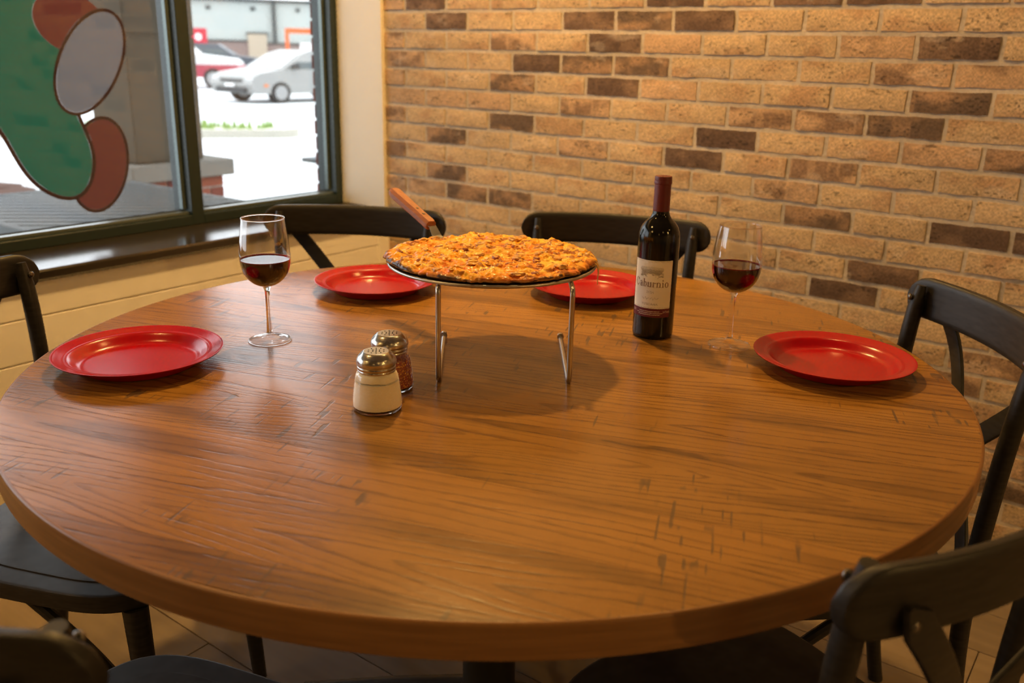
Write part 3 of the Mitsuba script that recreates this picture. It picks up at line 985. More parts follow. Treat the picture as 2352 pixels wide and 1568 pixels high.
put('engraving', wrap(cat(en), 0.1290, BR + 0.0002, cdir), 'label_ink_grey', bt, M=MB)

# ------------------------------------------------------------------ shakers
lid_p = curve([(0.0258, 0.0600), (0.0275, 0.0600), (0.0279, 0.0615), (0.0272, 0.0632), (0.0279, 0.0650), (0.0281, 0.0665), (0.0272, 0.0680), (0.0276, 0.0698), (0.0290, 0.0716), (0.0290, 0.0745), (0.0272, 0.0800), (0.0232, 0.0852), (0.0196, 0.0882), (0.0182, 0.0888), (0.0, 0.0888)], 90)
jar_p = curve([(0.0255, 0.0598), (0.0268, 0.0590), (0.0290, 0.0570), (0.0310, 0.0520), (0.0335, 0.0380), (0.0355, 0.0220), (0.0362, 0.0110), (0.0355, 0.0040), (0.0325, 0.0008), (0.0290, 0.0)], 60)
base_p = curve([(0.0, 0.0), (0.030, 0.0), (0.0338, 0.0014), (0.0352, 0.0036), (0.0340, 0.0052), (0.030, 0.0046), (0.0, 0.0040)], 30)


def perforations():
    ms = []
    for r, n in ((0.0, 1), (0.0055, 6), (0.0115, 10)):
        for i in range(n):
            a = 2 * PI * i / n + r * 40
            m = trimesh.creation.cylinder(0.00115, 0.0004, sections=10)
            m.apply_translation((r * math.cos(a), r * math.sin(a), 0.0890))
            ms.append(m)
    return cat(ms)


def shaker(x, y, text):
    k = key('cheese_shaker' if 'grated' in text else 'pepper_shaker')
    label(k, text, 'shaker')
    M = place(x, y, ZT + 0.0003)
    put('jar', lathe(jar_p, 64), 'thin_glass', k, smooth=True, M=M)
    put('jar_base', lathe(base_p, 64), 'solid_glass', k, smooth=40, M=M)
    put('lid', lathe(lid_p, 64), 'steel', k, smooth=40, M=M)
    label(put('perforations', perforations(), 'hole_black', k, M=M), kind='stuff')
    return k, M


k, M = shaker(1.581, -1.738, 'glass shaker of grated white cheese with a steel lid, nearest the camera')
cheese_fill = lathe([(0.0, 0.0062)] + [(r - 0.0012, z) for r, z in jar_p[::-1] if 0.006 < z < 0.0445] + [(0.0318, 0.045), (0.026, 0.0462), (0.012, 0.0448), (0.0, 0.0452)], 64)
put('grated_cheese', cheese_fill, 'parmesan', k, smooth=40, M=M)
dust = lathe([(r - 0.0008, z) for r, z in jar_p[::-1] if 0.0485 < z < 0.0597], 64)
dv_ = dust.vertices.copy()
dust.vertices[:, 2] = np.where(dv_[:, 2] < 0.0505, dv_[:, 2] - 0.004 * (meshkit.fbm(dv_ * 90, 3, 3) - 0.3), dv_[:, 2])
put('cheese_dust', dust, 'parmesan', k, smooth=40, M=M)
k, M = shaker(1.535, -1.664, 'glass shaker of red chili flakes with a steel lid, behind the cheese shaker')
chili_fill = lathe([(0.0, 0.0062)] + [(r - 0.0016, z) for r, z in jar_p[::-1] if 0.006 < z < 0.0485] + [(0.026, 0.0488), (0.0, 0.0500)], 64)
put('chili_flakes', chili_fill, 'chili', k, smooth=40, M=M)
fl_ = []
for q_ in range(420):
    z = rng.uniform(0.008, 0.049)
    a = rng.uniform(0, 2 * PI)
    r = np.interp(z, jar_p[::-1, 1], jar_p[::-1, 0]) - 0.0012
    m = trimesh.creation.box((0.0004, rng.uniform(0.001, 0.0026), rng.uniform(0.001, 0.0022)))
    m.apply_transform(trimesh.transformations.rotation_matrix(rng.uniform(-1, 1), [1, 0, 0]))
    m.apply_translation((r, 0, z))
    m.apply_transform(trimesh.transformations.rotation_matrix(a, [0, 0, 1]))
    fl_.append(m)
label(put('chili_seeds', cat(fl_[:150]), 'chili_seed', k, M=M), kind='stuff')
label(put('flake_pieces', cat(fl_[150:]), 'chili', k, M=M), kind='stuff')

# ------------------------------------------------------------------ pizza stand, pan, pizza, server
PC = np.array([1.546, -1.425])
st = key('pizza_stand')
label(st, 'tall bent steel wire pizza stand holding the pizza pan', 'stand')
ZS = 0.1600                                             # height of the stand's top wires
wr = 0.0042
FA = np.array([(0.011, -0.158), (0.175, -0.031)])
BA = np.array([(-0.137, 0.025), (0.032, 0.157)])
for a, b in zip(FA, BA):
    a, b = a + TC, b + TC
    d = (b - a) / np.linalg.norm(b - a)

    def P3(p, z):
        return [p[0], p[1], ZT + z]
    c = 0.010
    path = [P3(b, wr), P3(a + d * c, wr)]
    for q_ in np.linspace(0, PI / 2, 6)[1:]:
        path.append(P3(a + d * (c - c * math.sin(q_)), wr + c - c * math.cos(q_)))
    path += [P3(a, 0.04), P3(a, 0.09), P3(a, ZS - wr - c)]
    for q_ in np.linspace(0, PI / 2, 6)[1:]:
        path.append(P3(a + d * (c - c * math.cos(q_)), ZS - wr - c + c * math.sin(q_)))
    path.append(P3(a + d * 0.22, ZS - wr))
    put('wire_leg', tube(path, wr, 14), 'steel', st, smooth=50)
    cap = trimesh.creation.cylinder(0.0062, 0.008, sections=20)
    dirm = trimesh.geometry.align_vectors([0, 0, 1], [d[0], d[1], 0])
    cap.apply_transform(dirm)
    cap.apply_translation((b[0], b[1], ZT + 0.0064))
    put('end_cap', cap, 'bright_steel', st, smooth=40)
m1, m2 = [TC + (FA[i] * 0.35 + BA[i] * 0.65) for i in (0, 1)]
put('cross_wire', tube([[m1[0], m1[1], ZT + ZS - 3 * wr], [m2[0], m2[1], ZT + ZS - 3 * wr]], wr, 14), 'steel', st, smooth=50)

ZP = ZT + ZS
PR = 0.176
pn = key('pizza_pan')
label(pn, 'round aluminium pizza pan on the wire stand, under the pizza', 'pan')
put('disc', lathe([(0.0, 0.0002), (PR - 0.002, 0.0002), (PR - 0.002, 0.0018), (0.0, 0.0018)], 120), 'aluminium', pn, smooth=30, M=place(*PC, ZP))
put('rolled_rim', lathe([(PR - 0.0010 + 0.0029 * math.cos(a), 0.0029 + 0.0029 * math.sin(a)) for a in np.linspace(0, 2 * PI, 15)], 140), 'aluminium', pn, smooth=True, M=place(*PC, ZP))

# pizza server: blade between pan and pizza, wooden handle at the back left
hs, he = np.array([1.346, -1.357, 0.980]), np.array([1.214, -1.320, 1.025])
sv = key('pizza_server')
label(sv, 'pizza server with a wooden handle, its blade under the pizza', 'pizza server')
ax = (he - hs) / np.linalg.norm(he - hs)
hl = np.linalg.norm(he - hs) + 0.004
sidev = np.cross([0, 0, 1], ax)
sidev /= np.linalg.norm(sidev)
nrm = np.cross(ax, sidev)
hp = []
for s_, w_, t_h in ((0, 0.0102, 0.0085), (0.04, 0.0118, 0.0092), (0.3, 0.0108, 0.0092), (0.65, 0.0122, 0.0096), (0.9, 0.0128, 0.0096), (0.98, 0.0100, 0.0080), (1.0, 0.0050, 0.0045)):
    ringp = []
    for (cx, cy) in ((1, .45), (.6, 1), (-.6, 1), (-1, .45), (-1, -.45), (-.6, -1), (.6, -1), (1, -.45)):
        ringp.append(hs + ax * s_ * hl + sidev * cx * w_ + nrm * cy * t_h)
    hp.append(ringp)
V = np.array(hp).reshape(-1, 3)
F = []
for i in range(len(hp) - 1):
    for j in range(8):
        p, q = i * 8 + j, i * 8 + (j + 1) % 8
        F += [[p, q, q + 8], [p, q + 8, p + 8]]
for j in range(1, 7):
    F += [[0, j + 1, j], [(len(hp) - 1) * 8, (len(hp) - 1) * 8 + j, (len(hp) - 1) * 8 + j + 1]]
hm = trimesh.Trimesh(V, F, process=False)
hm.fix_normals()
put('handle', hm, 'handle_wood', sv, smooth=28)
for s_ in (0.20, 0.36):
    m = trimesh.creation.cylinder(0.0028, 0.0204, sections=16)
    m.apply_transform(trimesh.geometry.align_vectors([0, 0, 1], nrm))
    m.apply_translation(hs + ax * s_ * hl)
    put('rivet', m, 'screw_metal', sv, smooth=40)
inx = np.array([-ax[0], -ax[1], 0])
inx /= np.linalg.norm(inx)
bpth = [hs + ax * 0.012, hs - ax * 0.006, hs + inx * 0.020 + [0, 0, -0.017], hs + inx * 0.031 + [0, 0, ZP + 0.0034 - hs[2]], hs + inx * 0.075 + [0, 0, ZP + 0.0034 - hs[2]], hs + inx * 0.150 + [0, 0, ZP + 0.0034 - hs[2]]]
bw = [0.008, 0.008, 0.010, 0.016, 0.030, 0.034]
V, F = [], []
for p, w_ in zip(bpth, bw):
    for sgn in (-1, 1):
        for tz in (0, 0.0012):
            V.append(np.asarray(p) + sidev * sgn * w_ + np.array([0, 0, tz]))
for i in range(len(bpth) - 1):
    a = i * 4
    F += [[a + 1, a + 5, a + 7], [a + 1, a + 7, a + 3], [a, a + 2, a + 6], [a, a + 6, a + 4], [a, a + 4, a + 5], [a, a + 5, a + 1], [a + 2, a + 3, a + 7], [a + 2, a + 7, a + 6]]
F += [[0, 1, 3], [0, 3, 2], [20, 22, 23], [20, 23, 21]]
bl = trimesh.Trimesh(V, F, process=False)
bl.fix_normals()
put('blade', bl, 'bright_steel', sv)

# pizza: a relief of melted cheese with vertex colours, sausage lumps on it
pz = key('pizza')
label(pz, 'round pizza with melted orange cheese and sausage on the raised pan', 'pizza')
NR, NA = 150, 620
rr = np.linspace(0, 1, NR) ** 0.85
th = np.arange(NA) * 2 * PI / NA
cir = np.stack([np.cos(th), np.sin(th), 0 * th], -1)
Rout = 0.1745 + 0.010 * (meshkit.fbm(cir * 2.2 + 4, 3, 2) - 0.5) + 0.007 * (meshkit.fbm(cir * 9 + 1, 2, 4) - 0.5)
Rout += 0.009 * (meshkit.fbm(cir * 26 + 7, 2, 6) - 0.5) * (meshkit.fbm(cir * 4 + 3, 2, 8) > 0.42)
Rout += 0.006 * np.exp(-((th - math.radians(215)) / 0.5) ** 2)
X = rr[:, None] * Rout * np.cos(th)
Y = rr[:, None] * Rout * np.sin(th)
P0 = np.stack([X, Y, 0 * X], -1)
low = meshkit.fbm(P0 * 26, 3, 11)
midn = meshkit.fbm(P0 * 75 + 5, 3, 12)
hi = meshkit.fbm(P0 * 230, 2, 13)
ridg = 1 - np.abs(2 * meshkit.fbm(P0 * np.array([95, 140, 1]) + 8, 3, 17) - 1)
lum = np.clip((meshkit.fbm(P0 * 48 + 21, 2, 15) - 0.52) / 0.18, 0, 1)
edge = np.clip((1 - rr[:, None]) / 0.085, 0, 1)
hgt = 0.0092 + 0.005 * (low - 0.5) * 2 + 0.0038 * (midn - 0.5) * 2 + 0.0015 * (hi - 0.5) * 2 + 0.0030 * lum + 0.0018 * (ridg - 0.6)
hgt = hgt * (0.26 + 0.74 * np.sqrt(edge)) + 0.0010 * (1 - edge)
hgt = np.maximum(hgt, 0.003)
ZB = 0.0052                                               # underside of the pizza above the pan's foot
V = np.stack([X, Y, ZB + hgt], -1).reshape(-1, 3)
cA, cB, cR = np.array([0.94, 0.40, 0.020]), np.array([0.98, 0.59, 0.085]), np.array([0.74, 0.17, 0.03])
cBr, cCh = np.array([0.30, 0.085, 0.02]), np.array([0.075, 0.036, 0.022])
tone = meshkit.fbm(P0 * 60 + 31, 3, 21)
red = meshkit.fbm(P0 * 34 + 71, 3, 22)
col = cA + (cB - cA) * np.clip((tone - 0.42) / 0.2, 0, 1)[..., None]
valley = np.clip((0.50 - midn) / 0.16, 0, 1)
col = col + (cR - col) * (np.clip((red - 0.44) / 0.18, 0, 1) * (0.35 + 0.5 * valley))[..., None]
brown = np.clip((meshkit.fbm(P0 * 85 + 13, 3, 23) - 0.60) / 0.07, 0, 1)
col = col + (cBr - col) * (0.85 * brown)[..., None]
edb = np.clip(1 - (1 - rr[:, None]) / (0.045 + 0.07 * meshkit.fbm(cir * 5 + 2, 2, 31)), 0, 1) * np.clip((meshkit.fbm(P0 * 60 + 3, 3, 24) - 0.34) / 0.2, 0, 1)
col = col + (np.array([0.40, 0.11, 0.03]) - col) * (0.8 * edb)[..., None]
left = np.clip(np.cos(th - math.radians(208)) * 1.6 - 0.7, 0, 1)
char = np.clip((rr[:, None] - 0.95) / 0.04, 0, 1) * np.clip((meshkit.fbm(P0 * 50 + 90, 3, 25) - 0.58 + 0.20 * left) / 0.12, 0, 1)
col = col + (cCh - col) * char[..., None]
F = []
ii, jj = np.meshgrid(np.arange(NR - 1), np.arange(NA), indexing='ij')
a_, b_ = ii * NA + jj, ii * NA + (jj + 1) % NA
F = np.vstack([np.stack([a_, a_ + NA, b_ + NA], -1).reshape(-1, 3), np.stack([a_, b_ + NA, b_], -1).reshape(-1, 3)])
MP = place(*PC, ZP + 0.0022)
put('cheese', trimesh.Trimesh(V, F, process=False), 'cheese', pz, smooth=True, color=np.clip(col, 0, 1).reshape(-1, 3), M=MP)


def surf(x, y):
    r, t = math.hypot(x, y), math.atan2(y, x) % (2 * PI)
    j = int(t / (2 * PI) * NA) % NA
    i = int(np.clip(np.searchsorted(rr, r / Rout[j]), 0, NR - 1))
    return ZB + hgt[i, j]


# crust: underside and rim
cp_ = []
lv = [(0.0, 0.0), (0.93, 0.0), (0.985, 0.0008), (1.003, 0.0022), (1.002, 0.0040), (0.985, 0.0056)]
V = np.vstack([np.c_[(Rout * f) * np.cos(th), (Rout * f) * np.sin(th), np.full(NA, 0.0048 + z)] for f, z in lv])
cc = []
for q_, (f, z) in enumerate(lv):
    n_ = meshkit.fbm(cir * 14 + q_, 3, 41)
    c_ = np.array([0.42, 0.20, 0.06]) + (cCh - np.array([0.42, 0.20, 0.06])) * np.clip((n_ - 0.50 + 0.10 * left) / 0.1, 0, 1)[:, None]
    cc.append(c_)
F = []
for i in range(len(lv) - 1):
    j = np.arange(NA)
    a, b = i * NA + j, i * NA + (j + 1) % NA
    F.append(np.stack([a, b, b + NA], -1))
    F.append(np.stack([a, b + NA, a + NA], -1))
cm = trimesh.Trimesh(V, np.vstack(F), process=False)
put('crust', cm, 'crust', pz, smooth=True, color=np.vstack(cc), M=MP)
pts = []
tries = 0
while len(pts) < 78 and tries < 9000:
    tries += 1
    r, t = 0.160 * math.sqrt(rng.random()), rng.random() * 2 * PI
    x, y = r * math.cos(t), r * math.sin(t)
    if all((x - a) ** 2 + (y - b) ** 2 > 0.0195 ** 2 for a, b, _ in pts):
        pts.append((x, y, rng.uniform(0.0070, 0.0115) if len(pts) % 2 else rng.uniform(0.0042, 0.0068)))
for q_, (x, y, s_) in enumerate(pts):
    m = blob((s_ * rng.uniform(0.9, 1.25), s_ * rng.uniform(0.8, 1.1), s_ * rng.uniform(0.42, 0.6)), 50 + q_, 3, 0.55, 1.8)
    m.apply_transform(trimesh.transformations.rotation_matrix(rng.random() * 6, [0, 0, 1]))
    v = m.vertices
    n_ = meshkit.fbm(v * 160 + q_, 3, q_)
    d0 = np.array([0.52, 0.26, 0.08]) if s_ > 0.007 else np.array([0.30, 0.085, 0.028])
    c_ = d0 * (0.55 + 0.9 * n_)[:, None]
    che = np.clip((meshkit.fbm(v * 110 + q_ * 7, 2, q_ + 3) - 0.42) / 0.16, 0, 1) * 0.85
    c_ = c_ + (np.array([0.95, 0.47, 0.05]) - c_) * che[:, None]
    m.apply_translation((x, y, surf(x, y) - s_ * 0.02))
    put('sausage_piece', m, 'sausage', pz, smooth=True, color=np.clip(c_, 0, 1), M=MP)
# strands of cheese over the right edge
for (dx, dy, ln) in ((0.1505, 0.0835, 0.040), (0.157, 0.072, 0.026)):
    top = np.array([dx, dy, 0.010])
    pth = [top, top + [0.006, 0.003, -0.004], top + [0.008, 0.005, -ln * 0.5], top + [0.0085, 0.004, -ln]]
    mm_ = tube(smooth_path(pth, 10), np.linspace(0.0018, 0.0006, 10), 8)
    put('cheese_strand', mm_, 'cheese', pz, smooth=True, color=np.tile([[0.93, 0.60, 0.20]], (len(mm_.vertices), 1)), M=MP)

# ------------------------------------------------------------------ window decal (plain patches of vinyl)
dk = key('window_decal')
label(dk, 'large vinyl window decal of green, brown and grey patches on the left pane', 'window decal')


def onglass(pxs):
    out = []
    for (x, y) in pxs:
        d = fw + (x - 1176) / FPX * rt + (784 - y) / FPX * upv
        q = CAM + d * ((XG - CAM[0]) / d[0])
        out.append((q[1], q[2]))
    return sg.Polygon(out)


def patch(name, poly, bsdf, depth):
    m = extrude(poly, 0.0006)
    v = m.vertices.copy()
    m.vertices = np.stack([XG - 0.0015 - depth - v[:, 2], v[:, 0], v[:, 1]], -1)
    keep = np.abs(m.vertices[m.faces][:, :, 0] - (XG - 0.0015 - depth)).max(1) < 1e-6      # one sheet of film
    m = trimesh.Trimesh(m.vertices, m.faces[keep], process=False)
    put(name, m, bsdf, dk)


def ell(cx, cy, rx, ry, rot=0.0, n=48):
    a = np.arange(n) * 2 * PI / n
    c, s = math.cos(rot), math.sin(rot)
    return onglass([(cx + rx * math.cos(t) * c - ry * math.sin(t) * s, cy + rx * math.cos(t) * s + ry * math.sin(t) * c) for t in a])


def spl(pts, n=90):
    from scipy.interpolate import CubicSpline
    P = np.asarray(list(pts) + [pts[0]], float)
    s = np.r_[0, np.cumsum(np.linalg.norm(np.diff(P, axis=0), axis=1))]
    return [tuple(q) for q in CubicSpline(s, P, bc_type='periodic')(np.linspace(0, s[-1], n, endpoint=False))]


green = onglass(spl([(-150, 20), (60, 10), (150, 110), (170, 270), (212, 400), (180, 470), (100, 455), (20, 350), (-90, 200)]))
cres = ell(228, 400, 62, 104, 0.12).difference(ell(160, 396, 56, 96, 0.1))
cres = max(getattr(cres, 'geoms', [cres]), key=lambda g: g.area)
grey = ell(206, 165, 66, 122, 0.38)
rust = ell(160, 75, 92, 66, 0.5)
top_ = grey.buffer(0.0085).union(rust)
big = lambda g: max(getattr(g, 'geoms', [g]), key=lambda q: q.area)
go = green.buffer(0.013).difference(green.buffer(0.0002)).difference(top_)
green_ = big(green.difference(top_))
patch('green_patch', green_, 'vinyl_green', 0.0)
patch('green_outline', go, 'vinyl_line', 0.0)
cres = big(cres.difference(green.buffer(0.0132)))
patch('brown_crescent', cres, 'vinyl_brown', 0.0012)
patch('crescent_outline', cres.buffer(0.011).difference(cres.buffer(0.0002)).difference(green.buffer(0.0132)), 'vinyl_line', 0.0012)
patch('grey_oval', grey, 'vinyl_grey', -0.0008)
patch('oval_outline', grey.buffer(0.011).difference(grey.buffer(0.0002)), 'vinyl_line', -0.0008)
patch('brown_oval', rust.difference(grey.buffer(0.0112)), 'vinyl_brown', -0.0008)

# ------------------------------------------------------------------ outdoors
ZG, ZPT = -0.30, -0.15
label(put('ground', box(-160, -4.6, -80, 160, -0.5, ZG), 'pale_ground'), 'pale car park outside the window', None, kind='structure')
label(put('patio', box(-4.6, -0.56, -20, 30, -0.5, ZPT), 'patio_concrete'), 'pale concrete patio outside the window', None, kind='structure')

label(put('canopy', box(-3.45, -0.47, -14, 1.6, 3.25, 3.45), 'stone'), 'covered patio roof outside the window', None, kind='structure')
# brick pier outside at the right side of the window
pier = put('wall_outer', box(-0.606, -0.472, 0.082, 0.60, ZPT, 3.2), 'grey_mortar')
label(pier, 'red brick pier outside the window', None, kind='structure')
bk = None
for r in range(42):
    z = ZPT + 0.004 + r * 0.0677
    for (kind_, a, b) in (('s', 0, 0), ('f', 0, 0)):
        if kind_ == 's':
            m = box(-0.611 + (0.004 if r % 2 else 0), -0.474, 0.070, 0.0822, z, z + 0.057, 0.002)
        else:
            m = box(-0.616, -0.604, 0.083, 0.273 - (0.09 if r % 2 else 0), z, z + 0.057, 0.002)
        if 10 < r < 36:
            put('brick', m, 'red_brick' if (r * 7 + (kind_ == 's')) % 3 else 'red_brick_dark', pier)

# stone column with cap and brick base
pc = key('column')
label(pc, 'square stone column with a stone cap on a red brick base outside the window', 'column')
put('shaft', box(-3.02, -2.60, 0.41, 0.86, 0.60, 3.3, 0.006), 'stone', pc)
for zz in (0.605, 1.35, 2.1):
    put('stone_course', box(-3.028, -2.592, 0.402, 0.868, zz, zz + 0.73, 0.006), 'stone', pc)
put('cap', box(-3.10, -2.50, 0.31, 1.03, 0.50, 0.60, 0.008), 'cap_stone', pc)
put('base', box(-3.04, -2.572, 0.372, 0.978, ZPT, 0.50), 'grey_mortar', pc)
for r in range(9):
    z = ZPT + 0.008 + r * 0.0715
    for q_ in range(-1, 4):
        y0 = 0.372 + q_ * 0.205 + (0.1025 if r % 2 else 0)
        y1 = min(y0 + 0.195, 0.978)
        y0 = max(y0, 0.362)
        if y1 - y0 > 0.03:
            put('brick', box(-2.59, -2.562, y0, y1, z, z + 0.060, 0.002), 'red_brick' if (r + q_) % 3 else 'red_brick_dark', pc)
    for q_ in range(-1, 3):
        x0 = -3.04 + q_ * 0.205 + (0.1025 if r % 2 else 0)
        x1 = min(x0 + 0.195, -2.573)
        x0 = max(x0, -3.04)
        if x1 - x0 > 0.03:
            put('brick', box(x0, x1, 0.362, 0.39, z, z + 0.060, 0.002), 'red_brick' if (r + q_) % 2 else 'red_brick_dark', pc)

# patio table of dark slats
pt = key('patio_table')
label(pt, 'grey slatted metal patio table outside the window', 'patio table')
tx0, tx1, ty0, ty1, tz = -2.03, -1.03, -1.0, 0.035, 0.60
put('rim', cat([box(tx0, tx1, ty0, ty0 + 0.04, tz - 0.045, tz, 0.004), box(tx0, tx1, ty1 - 0.04, ty1, tz - 0.045, tz, 0.004), box(tx0, tx0 + 0.04, ty0 + 0.04, ty1 - 0.04, tz - 0.045, tz, 0.004), box(tx1 - 0.04, tx1, ty0 + 0.04, ty1 - 0.04, tz - 0.045, tz, 0.004)]), 'patio_metal', pt)
inner_ = sg.box(tx0 + 0.036, ty0 + 0.036, tx1 - 0.036, ty1 - 0.036)
for i in range(-9, 10):
    strip = affinity.rotate(sg.box(-1.0, i * 0.082 + 0.009, 1.0, (i + 1) * 0.082 - 0.009), 44, origin=(0, 0))
    g_ = inner_.intersection(affinity.translate(strip, (tx0 + tx1) / 2, (ty0 + ty1) / 2))
    if not g_.is_empty and g_.area > 0.002:
        put('slat', extrude(g_, 0.02, tz - 0.022), 'patio_metal', pt)
for (x, y) in ((tx0 + 0.03, ty0 + 0.03), (tx1 - 0.03, ty0 + 0.03), (tx0 + 0.03, ty1 - 0.03), (tx1 - 0.03, ty1 - 0.03)):
    put('leg', box(x - 0.025, x + 0.025, y - 0.025, y + 0.025, ZPT, tz - 0.04, 0.003), 'patio_metal', pt)
sh = key('patio_shelf')
label(sh, 'edge of a dark table top showing beside the red brick pier', 'table')
put('top', box(-2.64, -2.1, 1.70, 2.35, 0.515, 0.545, 0.004), 'patio_metal', sh)
put('leg', box(-2.45, -2.35, 1.95, 2.05, ZPT, 0.515, 0.004), 'patio_metal', sh)

# kerbed island with grass
isl = key('kerb_island')
label(isl, 'low concrete kerb island with a strip of grass in the car park', 'kerb')
A_, B_ = np.array([-13.6, 5.1]), np.array([-11.1, 8.25])
d_ = (B_ - A_) / np.linalg.norm(B_ - A_)
n_ = np.array([-d_[1], d_[0]])
outl = sg.LineString([A_ - d_ * 4, B_]).buffer(0.45, 12)
outl = affinity.translate(outl, n_[0] * 0.45, n_[1] * 0.45)
put('kerb', extrude(outl, 0.15, ZG), 'kerb_concrete', isl)
gr = []
for q_ in range(160):
    s_ = rng.uniform(0.35, 1.0)
    p = A_ - d_ * 4 + d_ * s_ * np.linalg.norm(B_ - A_ + d_ * 4) + n_ * (0.45 + rng.uniform(-0.3, 0.3))
    c_ = trimesh.creation.cone(0.05, rng.uniform(0.08, 0.2), sections=5)
    c_.apply_translation((p[0], p[1], ZG + 0.14))
    gr.append(c_)
label(put('grass', cat(gr), 'grass', isl), kind='stuff')
ml = key('mulch_bed')
label(ml, 'dark mulch bed beyond the patio table', 'mulch')
put('mound', blob((0.55, 0.9, 0.10), 3, 3, 0.3), 'mulch', ml, smooth=60, M=place(-7.9, 1.35, ZG + 0.03))


# cars: local x forward, y left, z up
def car(text, M, L, Wd, body, low, roof, glass, wheels, zsill, wr_, cat_='car', lower=None, extra=None):
    k = key('car' if cat_ == 'car' else 'pickup_truck')
    label(k, text, cat_)

    def prism(poly, w, inset=0.0, mt=body, name='body'):
        pol = sg.Polygon(poly).buffer(-0.04).buffer(0.04)
        m = trimesh.creation.extrude_polygon(pol, w, engine='earcut')
        v = m.vertices.copy()
        m.vertices = np.stack([v[:, 0], v[:, 2] - w / 2, v[:, 1]], -1)
        if inset:
            z0, z1 = m.vertices[:, 2].min(), m.vertices[:, 2].max()
            f = (m.vertices[:, 2] - z0) / (z1 - z0)
            m.vertices[:, 1] *= 1 - inset * f
        m.fix_normals()
        return put(name, m, mt, k, M=M)
    prism(low, Wd)
    if lower:
        prism(lower[0], Wd + 0.02, 0, lower[1], 'lower_body')
    prism(roof, Wd * 0.96, 0.16, body, 'cabin')
    for g in glass:
        prism(g, Wd * 0.965, 0.155, 'car_glass', 'side_window')
    for wx in wheels:
        for sy in (-1, 1):
            m = trimesh.creation.cylinder(wr_, 0.22, sections=32)
            m.apply_transform(trimesh.transformations.rotation_matrix(PI / 2, [1, 0, 0]))
            m.apply_translation((wx, sy * (Wd / 2 - 0.09), wr_))
            w0 = put('wheel', m, 'tyre', k, smooth=40, M=M)
            m = trimesh.creation.cylinder(wr_ * 0.66, 0.24, sections=24)
            m.apply_transform(trimesh.transformations.rotation_matrix(PI / 2, [1, 0, 0]))
            m.apply_translation((wx, sy * (Wd / 2 - 0.09), wr_))
            put('hub', m, 'hub', w0, smooth=40, M=M)
    for nm, b, mt in (extra or []):
        put(nm, b, mt, k, M=M)
    return k


def pxg(x, y, z):
    d = fw + (x - 1176) / FPX * rt + (784 - y) / FPX * upv
    return CAM + d * ((z - CAM[2]) / d[2])


# silver minivan, nose to the left and towards the viewer
viewd = np.array([-0.80, 0.60])
left = np.array([-0.60, -0.80])
hd = left * math.cos(math.radians(36)) - viewd * math.sin(math.radians(36))
a_h = math.atan2(hd[1], hd[0])
MV = place(-20.55, 16.9, ZG, a_h)
low = [(2.5, 0.32), (2.58, 0.62), (2.50, 0.86), (2.25, 0.98), (1.45, 1.10), (-2.5, 1.14), (-2.58, 0.7), (-2.5, 0.30)]
roof = [(1.50, 1.05), (0.55, 1.62), (0.1, 1.74), (-1.9, 1.75), (-2.45, 1.55), (-2.55, 1.08)]
gl = [[(1.20, 1.13), (0.52, 1.55), (0.15, 1.60), (0.15, 1.13)], [(0.05, 1.13), (0.05, 1.62), (-1.0, 1.63), (-1.0, 1.13)], [(-1.1, 1.13), (-1.1, 1.63), (-2.1, 1.58), (-2.3, 1.13)]]
ws = trimesh.Trimesh([(1.38, -0.80, 1.14), (1.38, 0.80, 1.14), (0.66, 0.70, 1.58), (0.66, -0.70, 1.58)], [[0, 1, 2], [0, 2, 3]], process=False)
car('silver minivan parked facing left, right of the red car', MV @ T().scale([1, 1, 0.88]), 5.1, 2.0, 'silver_paint', low, roof, gl, (1.55, -1.55), 0.3, 0.35,
    extra=[('grille', box(2.50, 2.60, -0.5, 0.5, 0.70, 0.78, 0.01), 'car_trim'), ('lower_grille', box(2.52, 2.62, -0.7, 0.7, 0.36, 0.50, 0.01), 'car_trim'),
           ('number_plate', box(2.60, 2.63, -0.22, 0.22, 0.54, 0.64), 'sign_white'), ('head_lamp', box(2.20, 2.54, 0.62, 0.99, 0.70, 0.84, 0.03), 'head_lamp'),
           ('head_lamp', box(2.20, 2.54, -0.99, -0.62, 0.70, 0.84, 0.03), 'head_lamp'), ('marker_lamp', box(2.0, 2.15, 0.98, 1.01, 0.55, 0.63), 'amber_lamp'),
           ('mirror', box(0.95, 1.12, 1.0, 1.22, 1.12, 1.30, 0.03), 'car_trim'), ('windscreen', ws, 'head_lamp')])
# red and white car, nose to the right
hd2 = -left * math.cos(math.radians(8)) - viewd * math.sin(math.radians(8))
MR = place(-30.3, 18.9, ZG, math.atan2(hd2[1], hd2[0]))
low2 = [(2.5, 0.62), (2.52, 0.95), (2.35, 1.12), (0.9, 1.28), (-2.6, 1.28), (-2.6, 0.62)]
roof2 = [(1.0, 1.22), (0.2, 1.95), (-2.3, 1.98), (-2.6, 1.25)]
gl2 = [[(0.72, 1.34), (0.18, 1.84), (-0.6, 1.86), (-0.6, 1.34)], [(-0.7, 1.34), (-0.7, 1.86), (-1.9, 1.86), (-2.2, 1.34)]]
car('white car with a red lower body, left of the silver minivan', MR, 5.1, 1.95, 'white_paint', low2, roof2, gl2, (1.6, -1.5), 0.3, 0.38,
    lower=([(2.52, 0.42), (2.56, 0.90), (-2.62, 0.90), (-2.62, 0.42)], 'red_paint'), extra=[('mirror', box(0.5, 0.7, -1.25, -1.0, 1.3, 1.5, 0.03), 'car_trim')])
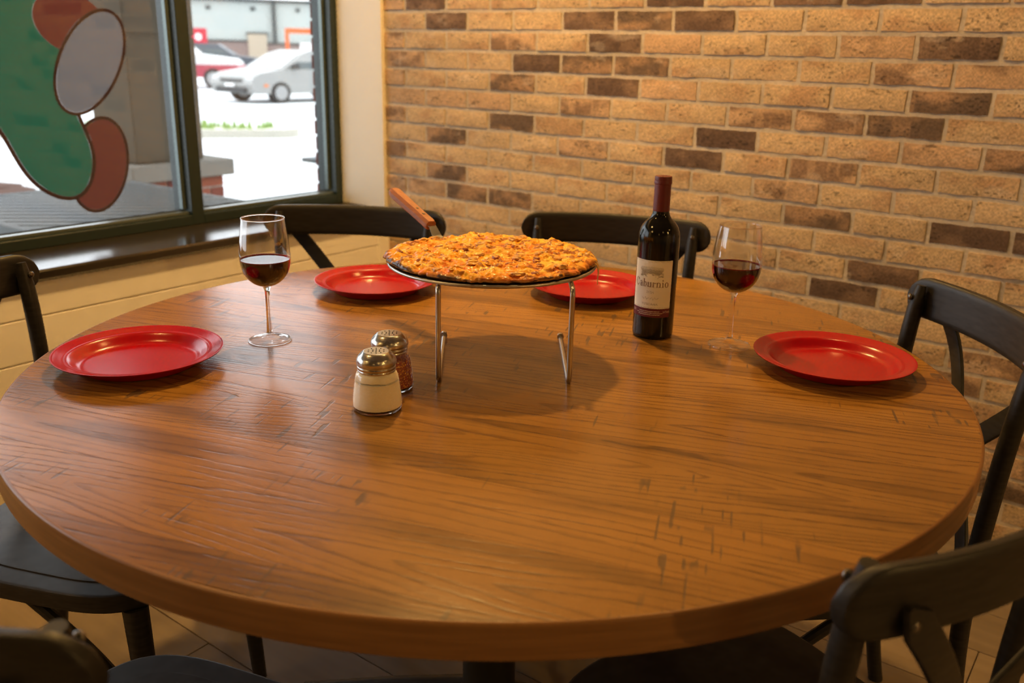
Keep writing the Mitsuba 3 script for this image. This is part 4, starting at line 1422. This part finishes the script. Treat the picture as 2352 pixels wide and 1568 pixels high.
# dark car behind
MD = place(-41.8, 29.1, ZG, math.atan2(hd2[1], hd2[0]))
low3 = [(2.4, 0.35), (2.45, 0.75), (2.2, 1.0), (1.1, 1.12), (-2.3, 1.15), (-2.4, 0.4)]
roof3 = [(1.15, 1.08), (0.2, 1.70), (-1.6, 1.74), (-2.3, 1.12)]
gl3 = [[(0.85, 1.16), (0.15, 1.62), (-0.5, 1.64), (-0.5, 1.16)], [(-0.6, 1.16), (-0.6, 1.64), (-1.5, 1.64), (-2.0, 1.16)]]
car('dark blue car parked behind the red and white car', MD, 4.9, 1.9, 'dark_paint', low3, roof3, gl3, (1.5, -1.5), 0.3, 0.34)

# store building across the car park
bl_ = key('store_building')
label(bl_, 'long pale panelled store building across the car park', 'building')
Q0, Q1 = np.array([-55.2, 37.0]), np.array([-50.1, 43.6])
e_ = (Q1 - Q0) / np.linalg.norm(Q1 - Q0)
angb = math.atan2(e_[1], e_[0])
MBd = place(Q0[0], Q0[1], ZG, angb)                     # local x along the wall, y away from the viewer


def bx(name, x0, x1, y0, y1, z0, z1, mt, parent=None):
    return put(name, box(x0, x1, y0, y1, z0, z1), mt, parent or bl_, M=MBd)


bx('wall', -40, 40, 0.0, 8, 0, 4.75, 'panel_wall')
bx('brick_plinth', -40, 40, -0.15, 0.0, 0, 1.9, 'far_brick')
bx('parapet_trim', -40, 40, -0.25, 0.0, 4.62, 4.8, 'panel_trim')
bx('ledge', -40, 3.6, -0.2, 0.0, 1.9, 2.02, 'panel_trim')
bx('ledge', 4.9, 40, -0.2, 0.0, 1.78, 1.9, 'panel_trim')
bx('ledge', 3.5, 5.0, -0.2, 0.0, 2.45, 2.57, 'panel_trim')
bx('pilaster', 3.6, 4.9, -0.3, 0.0, 0, 2.45, 'far_tan')
for x in (-16, -7.2, 5.35, 14, 23):
    bx('downpipe', x, x + 0.24, -0.3, 0.0, 1.9, 4.7, 'panel_trim')
for x in (0.9, 3.9, 7.0):
    bx('vent', x, x + 0.3, -0.12, 0.0, 4.05, 4.25, 'panel_trim')


def corral(x, w, sign, text):
    k = key('cart_corral')
    label(k, text, 'cart corral')
    y = -9.0
    for a in (x, x + w):
        put('post', box(a, a + 0.22, y, y + 0.2, 0, 2.7), 'orange_paint', k, M=MBd)
    put('top_bar', box(x, x + w + 0.22, y, y + 0.2, 2.45, 2.75), 'orange_paint', k, M=MBd)
    put('panel', box(x + 0.9, x + w - 0.2, y + 0.25, y + 0.35, 0.7, 1.9), 'sign_white', k, M=MBd)


corral(5.9, 2.8, False, 'orange cart corral frame behind the silver minivan')
corral(-1.9, 1.6, False, 'orange cart corral frame left of the dark car')
sgn = key('sign_board')
label(sgn, 'square red sign with a white dot on a post behind the red and white car', 'sign')
put('board', box(0.25, 1.25, -9.4, -9.3, 1.5, 2.6, 0.02), 'sign_red', sgn, M=MBd)
put('dot', trimesh.creation.cylinder(0.2, 0.02, sections=24, transform=trimesh.transformations.translation_matrix([0.75, -9.41, 2.1]) @ trimesh.transformations.rotation_matrix(PI / 2, [1, 0, 0])), 'sign_white', sgn, M=MBd)
put('post', box(0.72, 0.80, -9.3, -9.22, 0, 1.6), 'kerb_concrete', sgn, M=MBd)
